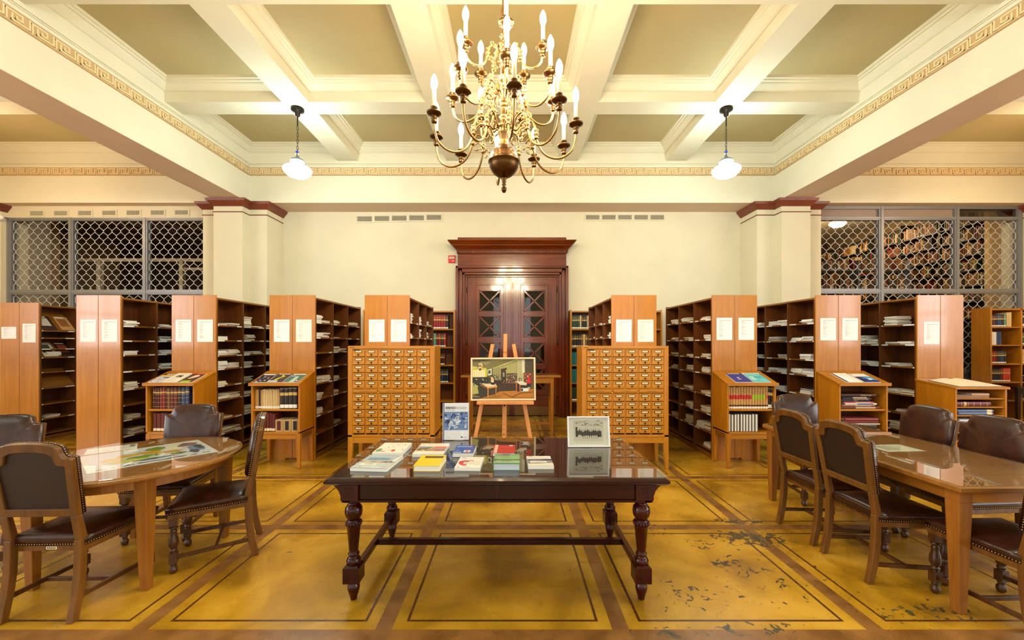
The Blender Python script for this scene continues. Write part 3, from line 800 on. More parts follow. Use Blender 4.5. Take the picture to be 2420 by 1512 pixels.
# ------------------------------------------------------------------ pendant lamps
M['globew'] = emit('lit_warm_milk_glass', (1.0, 0.72, 0.42), 92)
def pendant(x, y, label, glow='globe'):
    t = empty('pendant_lamp', (x, y, 0)); tag(t, label, 'lamp', 'schoolhouse pendant lamps')
    b = MB(); b.lathe([(0.02, 5.18), (0.035, 5.19), (0.04, 5.235), (0.05, 5.25), (0.095, 5.27), (0.098, 5.285), (0.085, 5.292), (0.088, 5.308)], M['iron'], seg=20); b.build('canopy', t)
    b = MB(); b.tube([(0, 0, 5.19), (0, 0, 5.03)], 0.011, M['iron'], 8); b.build('rod', t)
    b = MB()
    for k in range(9):
        z = 4.995-k*0.052; R_ = Matrix.Rotation(PI/2*(k % 2)+0.4, 4, 'Z')
        b.tube([tuple(R_ @ Vector((0.013*math.cos(a), 0, 0.032*math.sin(a))) + Vector((0, 0, z))) for a in [2*PI*i/10 for i in range(11)]], 0.0038, M['iron'], 5, False)
    b.build('chain', t)
    b = MB(); b.box(-0.02, 0.012, -0.02, 0.02, 4.60, 4.63, flat((30, 70, 190), 0.4)); b.box(-0.03, -0.012, -0.01, 0.01, 4.565, 4.60, M['white']); b.box(0.004, 0.018, -0.01, 0.01, 4.56, 4.60, M['white']); b.build('connector', t)
    b = MB(); b.lathe([(0.105, 4.455), (0.108, 4.475), (0.09, 4.495), (0.04, 4.515), (0.022, 4.55), (0.012, 4.575), (0.012, 4.60)], flat((120, 130, 136), 0.35, metal=0.6), seg=20); b.build('fitter', t)
    b = MB(); b.lathe([(0.004, 4.205), (0.07, 4.212), (0.14, 4.24), (0.195, 4.29), (0.212, 4.325), (0.205, 4.35), (0.17, 4.375), (0.12, 4.385), (0.108, 4.395), (0.1, 4.42), (0.1, 4.455)], M[glow], seg=24); b.build('glass_globe', t)
pendant(-3.40, 6.46, 'lit white schoolhouse pendant lamp hanging left of the chandelier')
pendant(3.395, 6.46, 'lit white schoolhouse pendant lamp hanging right of the chandelier')
for x in (-3.345, 3.345):
    for y in (2.16, -2.14): pendant(x, y, 'lit white schoolhouse pendant lamp hanging %s the camera on the %s' % ('above' if y > 0 else 'behind', 'left' if x < 0 else 'right'))
for x in (-8.95, 8.95):
    for y in (2.16, 6.46): pendant(x, y, 'lit warm schoolhouse pendant lamp in the %s side aisle, %s' % ('left' if x < 0 else 'right', 'near' if y < 4 else 'far'), 'globew')
# ------------------------------------------------------------------ periodical bookcases (back to back pairs)
SHZ = {'D': [1.88, 1.67, 1.46, 1.255, 1.035, .816, .59, .345, .12], 'B': [1.83, 1.625, 1.425, 1.20, .954, .736, .53, .31, .12],
       'C': [1.84, 1.63, 1.42, 1.235, 1.0, .80, .53, .33, .12], 'G': [1.92, 1.64, 1.39, 1.17, .87, .61, .36, .12],
       'H': [1.87, 1.62, 1.36, 1.14, .87, .60, .36, .12], 'I': [1.85, 1.57, 1.26, .87, .60, .36, .12], 'A': [1.80, 1.68, 1.50, 1.36, 1.12, .86, .60, .36, .12]}
labm = M['white']
def half_case(side, xc, y0, shelves, wid, bays=3, bw=0.545, label='', labels=True):
    """one bookcase, back on x=xc, open towards side (+1 right, -1 left)"""
    t = empty('bookcase', (xc, y0, 0)); tag(t, label, 'bookcase', 'periodical bookcases')
    dpt = wid/2; L = bays*bw+0.04
    def bx(b, x0, x1, *r):
        a, c = sorted((side*x0, side*x1)); b.box(a, c, *r)
    b = MB(); g = 0.0025
    pl = [(side*g, 0.03), (side*0.09, 0.03), (side*0.10, 0.0), (side*dpt, 0.0), (side*dpt, 2.24), (side*g, 2.24)]
    b.prism(pl if side < 0 else pl[::-1], 0, 0.022, M['oak']); b.build('end_panel', t, 0.002)
    b = MB(); bx(b, g, dpt, 0.022, L, 2.185, 2.21, M['oaky']); b.build('top', t, 0.002)
    b = MB(); bx(b, g, g+0.012, 0.022, L, 0.06, 2.185, M['oakshade']); b.build('back_panel', t)
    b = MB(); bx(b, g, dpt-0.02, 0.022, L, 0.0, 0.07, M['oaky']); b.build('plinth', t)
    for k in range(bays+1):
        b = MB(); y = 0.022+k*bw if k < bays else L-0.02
        bx(b, g+0.012, dpt-(0.0 if k in (0, bays) else 0.004), y, y+0.02, 0.06, 2.185 if k < bays else 2.225, M['oakshade'])
        if side*(-xc) > 0:                              # rows of peg holes on the face seen
            for q in range(24):
                z = 0.5+q*0.065
                bx(b, dpt-0.05, dpt-0.042, y-0.0008, y, z, z+0.008, M['iron'])
        b.build('divider', t)
    for k in range(bays):
        for i, z in enumerate(shelves):
            b = MB(); y = 0.042+k*bw
            bx(b, g+0.014, dpt-0.012, y+0.001, y+bw-0.022, z-0.02, z, M['oaky'])
            o = b.build('shelf', t)
            if labels and i < len(shelves)-1:
                b = MB(); r_ = random.Random(k*31+i*7+int(abs(xc)*10))
                w_ = (r_.choice((0.02, 0.13, 0.16)), r_.choice((0.02, 0.1, 0.14)))
                bx(b, dpt-0.012, dpt-0.010, y+0.012, y+0.012+w_[0], z-0.019, z-0.001, labm)
                b.build('shelf_label', o); b = MB()
                bx(b, dpt-0.012, dpt-0.010, y+bw-0.04-w_[1], y+bw-0.04, z-0.019, z-0.001, labm)
                b.build('shelf_label', o)
    return t
CASES = {'E': (-1.695, 5.53, .61, 'first bookcase left of the door'), 'D': (-2.983, 5.53, .62, 'second bookcase left of the door'),
         'C': (-4.32, 5.53, .60, 'third bookcase left of the door'), 'B': (-5.615, 5.53, .60, 'fourth bookcase left of the door'), 'A': (-7.92, 6.55, .62, 'fifth bookcase left of the door'),
         'F': (1.657, 5.53, .61, 'first bookcase right of the door'), 'G': (3.023, 5.53, .61, 'second bookcase right of the door'),
         'H': (4.43, 5.53, .61, 'third bookcase right of the door'), 'I': (5.815, 5.53, .625, 'fourth bookcase right of the door')}
for k, (xc, y0, w_, lb) in CASES.items():
    sh = SHZ.get(k, SHZ['D']); vis = 1 if xc < 0 else -1
    half_case(vis, xc, y0, sh, w_, label="oak periodical %s, half facing the room's centre" % lb)
    half_case(-vis, xc, y0, SHZ['D'], w_, label='oak periodical %s, half facing the side aisle' % lb, labels=False)
# journals lying in stacks on the shelves
JM = {}
def journal_mesh(c, th):
    k = (c, th)
    if k in JM: return JM[k]
    b = MB(); cv = flat(c, 0.5, name='journal_cover')
    b.box(-0.105, 0.105, -0.0995, 0.0995, 0.0015, th-0.0015, M['white'])
    b.box(-0.106, 0.106, -0.10, 0.10, th-0.0015, th, cv); b.box(-0.106, 0.106, -0.10, 0.10, 0, 0.0015, cv)
    b.box(-0.106, -0.1045, -0.10, 0.10, 0, th, cv)
    o = b.build('journal'); JM[k] = o.data; bpy.data.objects.remove(o)
    return JM[k]
W_ = [(236,234,228), (226,222,208), (214,206,186)]
BF = [(206,178,136), (196,164,118), (216,196,158)]
BL = [(232,234,238), (70,84,140), (206,214,232), (232,234,238)]
BAYN = ['front', 'middle', 'rear']
jst = MB(); jcount = [0]
def journals(case, bay, shelf, pos, n, pal=W_, th=0.018, jit=0.02, dark=False, big=1.0):
    xc, y0, wd, lb = CASES[case]; s = 1 if xc < 0 else -1
    z = SHZ.get(case, SHZ['D'])[shelf]; r_ = random.Random(hash((ord(case), bay, shelf, int(pos*100))) & 0xffff)
    yy = y0+0.042+bay*0.545+pos*0.52; xx = xc+s*(wd/2-0.135)
    indiv = jcount[0] < 292 and bay < 3
    side = 'near' if pos < 0.42 else ('far' if pos > 0.58 else 'middle')
    for i in range(n):
        c = r_.choice(pal); th_ = th*r_.choice((0.6, 1.0, 1.3)); th_ = round(th_, 4)
        x = xx+r_.uniform(-jit, jit)*0.7; y = min(max(yy+r_.uniform(-jit, jit), y0+0.16+bay*0.545), y0+0.042+bay*0.545+0.42)
        a = (0 if s > 0 else PI)+r_.uniform(-0.08, 0.08)
        ordn = 'topmost' if i == n-1 else ('bottom' if i == 0 else '%s from bottom' % nth(i))
        if indiv:
            o = link('journal', journal_mesh(c, th_)); o.location = (x, y, z+0.0005); o.rotation_euler = (0, 0, a); o.scale = (big*0.95, big*1.02, 1)
            tag(o, '%s journal, %s stack, %s shelf, %s bay, %s' % (ordn, side, nth(shelf), BAYN[bay], lb), 'journal', 'journals stacked in the periodical bookcases')
            jcount[0] += 1
        else:
            jst.X = Matrix.Translation((x, y, z)) @ Matrix.Rotation(a, 4, 'Z')
            jst.box(-0.1, 0.1, -0.1, 0.1, 0.001, th_-0.001, M['white']); jst.box(-0.101, 0.101, -0.101, 0.101, th_-0.0015, th_, flat(c, 0.5, name='journal_cover'))
        z += th_+0.0006
# case, bay, shelf, position along bay, count
# right of the door first (largest in view), then left
J = [
 # I
 ('I',0,0,.75,7,W_), ('I',0,1,.3,2,W_), ('I',0,1,.72,2,BF), ('I',0,2,.72,3,W_), ('I',0,3,.25,3,BF), ('I',0,3,.75,4,W_), ('I',0,4,.4,3,BF), ('I',0,5,.6,6,BF),
 ('I',1,0,.7,1,W_), ('I',1,1,.25,5,W_), ('I',1,1,.72,7,W_), ('I',1,2,.3,2,BL), ('I',1,2,.72,3,W_), ('I',1,3,.5,3,BF),
 # H
 ('H',0,0,.4,3,BL), ('H',0,1,.28,3,BL), ('H',0,1,.75,3,BL), ('H',0,2,.4,4,BL), ('H',0,3,.28,3,BL), ('H',0,3,.76,4,W_), ('H',0,4,.4,4,BL), ('H',0,5,.4,4,BL),
 ('H',1,0,.28,3,BL), ('H',1,0,.75,4,BL), ('H',1,1,.7,4,BL), ('H',1,2,.3,3,BL), ('H',1,3,.28,4,BL), ('H',1,3,.76,3,BL), ('H',1,4,.4,3,BL), ('H',1,5,.3,4,BL),
 ('H',2,0,.5,3,BL), ('H',2,2,.4,3,BL), ('H',2,3,.4,3,BL),
 # G
 ('G',0,0,.5,3,BF), ('G',0,1,.3,4,BF), ('G',0,2,.5,3,BF), ('G',0,3,.5,5,BF), ('G',0,4,.5,2,BF), ('G',0,5,.5,4,BF), ('G',0,6,.3,5,BF), ('G',0,6,.76,5,W_), ('G',0,7,.4,2,W_),
 ('G',1,0,.3,3,BF), ('G',1,0,.74,4,W_), ('G',1,1,.6,2,BF), ('G',1,2,.4,2,BF), ('G',1,3,.4,4,BF), ('G',1,4,.6,3,BF), ('G',1,5,.4,4,BF), ('G',1,6,.5,6,BF),
 ('G',2,0,.5,3,BF), ('G',2,1,.5,4,BF), ('G',2,2,.5,3,BF), ('G',2,3,.5,3,BF), ('G',2,4,.4,3,BF), ('G',2,6,.5,3,BF),
 # F
 ('F',0,0,.3,5,W_), ('F',0,1,.3,4,W_), ('F',1,0,.5,1,W_), ('F',1,1,.4,1,W_), ('F',2,0,.4,2,W_), ('F',2,1,.4,1,W_),
 # B
 ('B',0,0,.3,4,W_), ('B',0,2,.3,3,W_), ('B',0,4,.3,5,BF), ('B',0,6,.35,4,W_), ('B',0,7,.5,4,BF),
 ('B',1,0,.35,3,BL), ('B',1,1,.35,4,BL), ('B',1,2,.35,3,BL), ('B',1,3,.35,4,W_),
 # C
 ('C',0,0,.25,1,W_), ('C',0,0,.74,2,W_), ('C',0,1,.25,3,W_), ('C',0,2,.25,3,W_), ('C',0,2,.72,4,BF), ('C',0,3,.25,5,W_), ('C',0,3,.72,3,BF), ('C',0,4,.25,3,BF), ('C',0,5,.28,3,W_), ('C',0,5,.74,4,BF), ('C',0,6,.5,1,BF), ('C',0,7,.35,4,W_), ('C',0,7,.76,4,BF),
 ('C',1,0,.25,9,W_), ('C',1,0,.74,1,W_), ('C',1,1,.4,4,BF), ('C',1,2,.3,2,BL), ('C',1,2,.75,2,BL), ('C',1,3,.25,4,W_), ('C',1,4,.25,5,W_), ('C',1,5,.3,4,W_), ('C',1,6,.3,6,W_),
 ('C',2,0,.3,3,W_), ('C',2,2,.3,4,W_), ('C',2,3,.3,3,W_),
 # D
 ('D',0,0,.25,5,W_), ('D',0,0,.72,2,W_), ('D',0,1,.25,3,W_), ('D',0,1,.72,3,W_), ('D',0,4,.28,4,BF), ('D',0,4,.74,4,BF), ('D',0,5,.3,4,BF), ('D',0,6,.3,5,BF),
 ('D',1,0,.28,4,W_), ('D',1,1,.4,1,BF), ('D',1,2,.3,4,BF), ('D',1,2,.75,3,BF), ('D',1,4,.3,3,BF), ('D',1,5,.28,3,BF), ('D',1,7,.4,4,BF),
 ('D',2,0,.3,2,BL), ('D',2,0,.72,3,BL),
 # E
 ('E',0,0,.28,7,W_), ('E',0,1,.28,3,W_), ('E',1,0,.28,5,W_), ('E',1,1,.4,6,W_), ('E',2,0,.3,4,W_), ('E',2,1,.3,5,W_), ('E',2,0,.72,1,W_),
 # A
 ('A',0,3,.4,5,W_), ('A',0,7,.4,3,W_),
]
for j in J: journals(*j)
if jst.v: tag(jst.build('journals', kind='stuff'), 'remaining stacks of pale journals on the shelves left of the door', 'journals', 'journals stacked in the periodical bookcases')
# paper notices on the end panels
def notice(x, y, z, w_, h, label, seed, cream=False):
    r_ = random.Random(seed); b = MB()
    b.box(-w_/2, w_/2, -0.0012, 0, 0, h, flat((246,242,232)) if cream else flat((244,244,244), 0.5))
    gy = flat((150,146,146), 0.6); lg = flat((206,202,202), 0.6)
    b.box(-w_*0.33, w_*0.38, -0.0018, -0.0012, h*0.885, h*0.90, gy)
    n = 26
    for i in range(n):
        zz = h*(0.86-i*0.028)
        if r_.random() < 0.12: continue
        b.box(-w_*0.33, -w_*0.33+w_*r_.uniform(0.12, 0.32), -0.0018, -0.0012, zz, zz+h*0.009, lg if r_.random() < .5 else gy)
    b.box(w_*0.02, w_*0.025, -0.0018, -0.0012, h*0.13, h*0.88, lg); b.box(w_*0.16, w_*0.165, -0.0018, -0.0012, h*0.2, h*0.8, lg)
    o = b.build('notice_sheet'); o.location = (x, y, z); o.rotation_euler = (0, r_.uniform(-0.012, 0.012), 0)
    tag(o, label, 'paper', 'paper lists on the bookcase ends')
def ntz(y_px, d): return 1.58-(y_px-812)/963*d
for k in 'ABCDEFGHI':
    xc, y0, w_, lb = CASES[k]
    for s in (-1, 1):
        if k == 'I' and s == 1: continue
        lbl = 'white printed list taped to the %s panel of the %s' % ('left' if s < 0 else 'right', lb)
        if k == 'A' and s < 0: notice(xc-w_*0.27, y0-0.0005, 1.66, 0.24, 0.19, lbl, 5); continue
        z = {'A': 1.60, 'H': 1.625, 'G': 1.63, 'I': 1.575}.get(k, 1.605)
        notice(xc+s*w_*0.243+(0.008 if k != 'I' else 0.03), y0-0.0005, z, 0.212, 0.302, lbl, ord(k)*2+s, (k+str(s)) in ('D1', 'F1'))
# slanted display boards and magazines in the leftmost bookcase
xcA, y0A, wA, _ = CASES['A']
t = [o for o in bpy.data.objects if o.get('label', '').startswith('oak periodical fifth bookcase left of the door, half facing the room')][0]
for z, nm in ((1.80, 'a'), (1.36, 'b'), (0.86, 'c')):
    for bay in range(3):
        b = MB(); y = 0.05+bay*0.545
        b.prism([(0.06, z+0.30), (0.075, z+0.30), (0.30, z+0.005), (0.285, z+0.005)], y, y+0.51, M['oaky'], 'Y'); b.build('display_board', t)
def lean_mag(y, z, c1, c2, label):
    b = MB(); b.box(-0.105, 0.105, -0.004, 0, 0, 0.29, flat(c1, 0.3)); b.box(-0.08, 0.06, -0.005, -0.004, 0.08, 0.24, flat(c2, 0.3)); b.box(-0.09, 0.05, -0.005, -0.004, 0.255, 0.275, M['white'])
    o = b.build('magazine'); o.location = (xcA+0.288, y, z+0.008); o.rotation_euler = (0, 0, PI/2)
    o.matrix_world = Matrix.Translation((xcA+0.30, y, z+0.008)) @ Matrix.Rotation(PI/2, 4, 'Z') @ Matrix.Rotation(math.radians(-37), 4, 'X')
    tag(o, label, 'magazine', 'magazines on the slanted boards')
lean_mag(y0A+0.18, 1.80, (60,44,44), (210,200,190), 'dark magazine leaning on the upper slanted board of the leftmost bookcase, near end')
lean_mag(y0A+0.46, 1.80, (196,150,96), (150,96,60), 'tan magazine on the upper slanted board of the leftmost bookcase')
lean_mag(y0A+0.20, 1.36, (216,206,186), (90,84,76), 'pale magazine leaning on the middle slanted board of the leftmost bookcase')
lean_mag(y0A+0.46, 1.36, (34,24,22), (150,70,50), 'black magazine with red picture on the middle slanted board of the leftmost bookcase')

# ------------------------------------------------------------------ wall bookcases with bound books
def wall_case(x0, bays, bw, y, dep, zs, h, label, lpanel=True):
    t = empty('wall_bookcase', (x0, y, 0)); tag(t, label, 'bookcase')
    L = bays*bw+0.03
    for k in range(bays+1):
        b = MB(); b.box(k*bw, k*bw+0.03, 0, dep, 0, h, M['oak']); b.build('upright', t, 0.002)
    b = MB(); b.box(0.03, L-0.03, 0, dep, h-0.05, h-0.02, M['oakx']); b.build('top', t, 0.002)
    b = MB(); b.box(0.03, L-0.03, dep-0.015, dep, 0, h-0.05, M['oakshade']); b.build('back_panel', t)
    for k in range(bays):
        for z in zs: b = MB(); b.box(k*bw+0.03, (k+1)*bw, 0.004, dep-0.015, z-0.025, z, M['oakx']); b.build('shelf', t)
    return t
WZ = [1.89, 1.51, 1.135, 0.76, 0.38, 0.09]
wall_case(-3.13, 2, 0.95, 8.55, 0.33, WZ, 2.29, 'oak wall bookcase of bound volumes left of the door')
wall_case(1.225, 2, 0.95, 8.55, 0.33, WZ, 2.29, 'oak wall bookcase of bound volumes right of the door')
RD, RB, BK, NV, BU, DG, CR, TN, GR_, TL = (150,30,30), (96,28,22), (40,30,26), (26,36,60), (40,66,110), (34,62,44), (214,186,132), (196,150,84), (90,150,130), (20,110,120)
def mk(lst, h=0.27, d=0.2, t=0.045, st='lib'): return [(c, t, h, d, st) for c in lst]
GB = 'bound volumes on the wall bookcases'
def fill(x, z, lst, where, **k): return row('bound_volume', x, x+2, 8.565, z, where, GB, mk(lst, **k))
x0 = -1.70
fill(x0, WZ[0], [RD]*6+[BK], 'on the top shelf left of the door', h=0.30, t=0.05)
fill(x0, WZ[1], [GR_, GR_, RB, RD, DG, RD], 'on the second shelf left of the door', h=0.29, t=0.05)
fill(x0, WZ[2], [CR, BK, CR, RB, RB, BK, RB], 'on the third shelf left of the door', h=0.25, t=0.04)
fill(x0, WZ[3], [NV, NV, BU, NV, BU, BK, NV], 'on the fourth shelf left of the door', h=0.28, t=0.05)
fill(x0, WZ[4], [BK, BK, BK, NV], 'on the fifth shelf left of the door', h=0.27, t=0.045)
fill(-2.6, WZ[0], [BK, RB, BK, DG], 'on top shelf, behind bookcase left of door', h=0.26)
x0 = 1.262
fill(x0, WZ[0], [DG]*4+[CR, BK, BK, DG, CR, CR, TN], 'on the top shelf right of the door', h=0.29, t=0.042)
fill(x0, WZ[1], [BK, BK, BK, NV, (120,80,44), CR, (120,80,44), BK], 'on the second shelf right of the door', h=0.27, t=0.048)
fill(x0, WZ[2], [TL]*6, 'on the third shelf right of the door', h=0.27, t=0.05, st='plain')
fill(x0, WZ[3], [TL]*6, 'on the fourth shelf right of the door', h=0.29, t=0.05, st='plain')
fill(x0, WZ[4], [DG, DG, BK, BK, DG], 'on the fifth shelf right of the door', h=0.27, t=0.05, st='sticker')
fill(2.20, WZ[0], [BK, CR, BK]+[CR, NV]*3, 'on the top shelf, behind bookcase right of door', h=0.30, t=0.05)
fill(2.20, WZ[1], [NV, BK, CR, BK, CR, BK], 'on the second shelf, behind bookcase right of door', h=0.28, t=0.05)
t = wall_case(9.42, 3, 0.60, 8.02, 0.34, [1.915, 1.56, 1.19, 0.83, 0.47, 0.1], 2.29, 'oak bookcase of bound volumes at the far right under the grille')
for ch_ in t.children:
    if ch_.name.startswith('shelf') or True: pass
FZ = [1.915, 1.56, 1.19, 0.83, 0.47, 0.1]; GF = 'bound volumes on the far right bookcase'
def fill2(x, z, lst, where, **k): return row('bound_volume', x, x+0.57, 8.035, z, where, GF, mk(lst, **k))
fill2(9.46, FZ[0], [BU, RB, NV, BU, BU, BK, GR_], 'on the top shelf of the far right bookcase', h=0.24, t=0.042)
fill2(9.77, FZ[0], [CR, CR], 'after dark set, top shelf, far right bookcase', h=0.29, t=0.05, st='plain')
fill2(9.46, FZ[1], [(226,222,214), (226,222,214), BU, BU], 'on the second shelf of the far right bookcase', h=0.26, t=0.05, st='plain')
fill2(9.46, FZ[2], [RD, RD, RB, BK, BU, BU, BK], 'on the third shelf of the far right bookcase', h=0.25, t=0.042)
fill2(9.46, FZ[3], [BK, BK, NV, BK, RB, (206,60,40), (206,60,40), (206,60,40)], 'on the fourth shelf of the far right bookcase', h=0.27, t=0.046)
fill2(10.08, FZ[0], [NV, BU, BU, BU, NV, NV, BU], 'on the top shelf, outer bay, far right bookcase', h=0.30, t=0.07, st='medal')
fill2(10.06, FZ[1], [(34,92,84), RD, RD, (34,92,84), RB, RD, RB, (34,92,84)], 'on the second shelf, outer bay, far right bookcase', h=0.25, t=0.055)
fill2(10.06, FZ[2], [CR, CR, NV, NV, NV, RB, TN, RB], 'on the third shelf, outer bay, far right bookcase', h=0.29, t=0.055)
fill2(10.14, FZ[3], [NV, NV, NV, NV, NV], 'on the fourth shelf, outer bay, far right bookcase', h=0.22, t=0.065, st='plain')
fill2(10.08, FZ[4], [DG]*8, 'on the fifth shelf, outer bay, far right bookcase', h=0.27, t=0.05)

# ------------------------------------------------------------------ card catalogue cabinets
def catalogue(x0, label):
    W = 1.085; y = 5.10; dep = 0.42
    t = empty('card_catalogue', (x0, y, 0)); tag(t, label, 'cabinet', 'card catalogue cabinets')
    b = MB()
    b.box(0, W, 0.02, dep, 1.515, 1.552, M['maple']); b.box(0, W, 0.02, dep, 0.412, 0.44, M['maple'])
    b.box(0, 0.055, 0, dep, 0.412, 1.515, M['maplez']); b.box(W-0.055, W, 0, dep, 0.412, 1.515, M['maplez'])
    b.box(0, W, 0, 0.02, 1.515, 1.552, M['maple']); b.box(0, W, 0, 0.02, 0.412, 0.44, M['maple'])
    b.box(0.055, W-0.055, dep-0.02, dep, 0.44, 1.515, M['maplez'])
    b.box(0.055, W-0.055, 0.06, 0.09, 0.44, 1.515, flat((90,52,22), 0.7))
    b.box(0.055, W-0.055, 0.0, 0.06, 0.96, 0.972, M['maple']); b.box(0.055, W-0.055, 0.0, 0.06, 1.008, 1.02, M['maple'])
    pw = (W-0.11)/6
    for k in range(7): b.box(0.055+k*pw-0.009, 0.055+k*pw+0.009, 0.004, 0.06, 0.44, 1.515, M['maplez'])
    b.build('body', t, 0.003)
    for k in range(3):
        b = MB(); b.box(0.055+2*k*pw+0.012, 0.055+(2*k+2)*pw-0.012, -0.008, 0.25, 0.974, 1.006, M['maple'])
        o = b.build('pull_out_board', t, 0.003)
        b = MB(); b.box(0.055+(2*k+1)*pw-0.06, 0.055+(2*k+1)*pw+0.06, -0.0095, -0.008, 0.986, 0.990, flat((120,72,28))); b.build('board_groove', o)
    dm_ = MB(); w2 = pw/2-0.0105; hh = 0.0455
    dm_.box(-w2, w2, -0.004, 0.05, -hh, hh, M['maple'])
    hm = MB(); hm.ring([(-0.043, 0.003), (0.043, 0.003), (0.043, 0.033), (-0.043, 0.033)], [(-0.037, 0.008), (0.037, 0.008), (0.037, 0.028), (-0.037, 0.028)], -0.009, -0.004, M['brassdk'])
    hm.box(-0.037, 0.037, -0.0065, -0.004, 0.008, 0.028, flat((240,228,190), 0.5)); 
    for q in range(5): hm.box(-0.024+q*0.01, -0.017+q*0.01, -0.0068, -0.0065, 0.016, 0.020, flat((140,128,110)))
    km = MB(); km.tube([(0, -0.004, -0.02), (0, -0.02, -0.021)], [0.005, 0.005], M['iron'], 8); km.ball((0, -0.024, -0.021), 0.0095, M['iron'], 10)
    km.tube([(0, -0.006, -0.012), (0, -0.006, -0.036)], [0.006, 0.003], M['iron'], 6)
    proto = None
    for r_ in range(10):
        z = (1.515-0.051-0.0985*r_) if r_ < 5 else (0.96-0.052-0.0985*(r_-5)*1.02)
        for c_ in range(6):
            x = 0.055+(c_+0.5)*pw
            if proto is None:
                d = dm_.build('drawer', t, 0.002); h_ = hm.build('label_holder', d); k_ = km.build('knob', d); proto = (d.data, h_.data, k_.data)
            else:
                d = link('drawer', proto[0], t, 0.002); link('label_holder', proto[1], d); link('knob', proto[2], d)
            d.location = (x, 0, z)
    b = MB(); b.box(0.02, 0.08, -0.001, 0, 1.528, 1.534, M['iron']); b.box(0.065, 0.15, -0.006, -0.004, 1.497, 1.506, M['iron']); b.build('name_strip', t)
    for (lx, ly) in ((0.0, 0.0), (W-0.06, 0.0), (0.0, dep-0.06), (W-0.06, dep-0.06)):
        b = MB(); s = 1 if lx == 0 else -1
        q = 0.022
        b.frus((lx+(0.0 if s > 0 else q), lx+0.06-(q if s > 0 else 0), ly, ly+0.06-q), (lx, lx+0.06, ly, ly+0.06), 0, 0.34, M['maplez'])
        b.box(lx, lx+0.06, ly, ly+0.06, 0.34, 0.412, M['maplez']); b.build('leg', t, 0.002)
    for (a, c, e, f) in ((0.06, W-0.06, 0.008, 0.03), (0.06, W-0.06, dep-0.03, dep-0.008)):
        b = MB(); b.box(a, c, e, f, 0.335, 0.412, M['maple']); b.build('apron', t)
    for x in (0.008, W-0.03):
        b = MB(); b.box(x, x+0.022, 0.06, dep-0.06, 0.335, 0.412, M['oaky']); b.build('apron', t)
    return t
catalogue(-2.055, 'wooden card catalogue cabinet of small labelled drawers left of the easel')
catalogue(0.876, 'wooden card catalogue cabinet of small labelled drawers right of the easel')

# ------------------------------------------------------------------ sloped lecterns in front of the bookcases
def mag(parent_t, lx, ly, lz, slope, w_, h, deco, label, rz=0.0, th=0.006):
    """magazine lying on a sloped top; origin lower left"""
    b = MB(); base = deco[0]
    b.box(0, w_, 0, h, 0, th-0.0006, M['white']); b.box(0, w_, 0, h, th-0.0006, th, flat(base, 0.35, name='magazine_cover'))
    lay = 0
    for (x0, x1, y0, y1, c) in deco[1:]:
        lay += 1
        if isinstance(x0, list): b.poly([(p[0]*w_, p[1]*h, th+0.0003*lay) for p in x0], flat(c, 0.4, name='cover_print')); continue
        b.box(x0*w_, x1*w_, y0*h, y1*h, th, th+0.0003*lay, flat(c, 0.4, name='cover_print'))
    o = b.build('magazine')
    o.matrix_world = Matrix.Translation((lx, ly, lz)) @ Matrix.Rotation(slope, 4, 'X') @ Matrix.Rotation(rz, 4, 'Z')
    tag(o, label, 'magazine', 'magazines displayed on the lecterns')
    return o
def lectern(x0, label, W=0.615):
    y = 5.125; dep = 0.385
    t = empty('lectern', (x0, y, 0)); tag(t, label, 'lectern', 'sloped oak lecterns')
    def zt(v): return 1.085+(1.215-1.085)*v/dep
    sl = math.atan2(0.13, dep)
    for x in (0.0, W-0.022):
        b = MB(); b.prism([(0.012, 0.445), (dep, 0.445), (dep, zt(dep)-0.025), (0.012, zt(0.012)-0.025)], x, x+0.022, M['oak'], 'X'); b.build('side_panel', t, 0.002)
    b = MB(); b.prism([(-0.012, zt(-0.012)-0.024), (dep, zt(dep)-0.024), (dep, zt(dep)), (-0.012, zt(-0.012))], -0.014, W+0.014, M['oakx'], 'X'); b.build('sloped_top', t, 0.003)
    b = MB(); b.box(-0.014, W+0.014, -0.026, -0.010, zt(0)-0.036, zt(0)+0.004, M['oakx']); b.build('front_lip', t, 0.003)
    b = MB(); b.box(0.022, W-0.022, dep-0.012, dep, 0.465, 1.15, M['oakshade']); b.build('back_panel', t)
    b = MB(); b.box(0.0, W, 0.012, dep, 0.435, 0.465, M['oakx']); b.build('bottom_board', t, 0.002)
    b = MB(); b.box(0.022, W-0.022, 0.02, dep-0.012, 0.73, 0.753, M['oakx']); b.build('shelf', t, 0.002)
    for a, c, e, f in ((0.05, W-0.05, 0.018, 0.038), (0.05, W-0.05, dep-0.03, dep-0.01)):
        b = MB(); b.box(a, c, e, f, 0.375, 0.435, M['oakx']); b.build('apron', t)
    for x in (0.006, W-0.026):
        b = MB(); b.box(x, x+0.02, 0.05, dep-0.05, 0.375, 0.435, M['oaky']); b.build('apron', t)
    for lx in (0, 1):
        for ly in (0, 1):
            b = MB(); X0 = W-0.052 if lx else 0.0; Y0 = dep-0.052 if ly else 0.012
            q = 0.018
            b.frus((X0+(q if lx else 0), X0+0.052-(0 if lx else q), Y0+(q if ly else 0), Y0+0.052-(0 if ly else q)), (X0, X0+0.052, Y0, Y0+0.052), 0.006, 0.435, M['oak'])
            b.lathe([(0.012, 0), (0.014, 0.006)], M['iron'], (X0+(q if lx else 0)+0.017, Y0+(q if ly else 0)+0.017, 0), 8)
            b.build('leg', t, 0.002)
    return t, sl, y, zt
LX = {1: -4.62, 2: -3.29, 3: 2.715, 4: 4.125}
nm_ = {1: 'leftmost sloped lectern', 2: 'sloped lectern left of the card catalogues', 3: 'sloped lectern right of the card catalogues', 4: 'sloped lectern behind the far end of the rectangular table'}
LT = {}
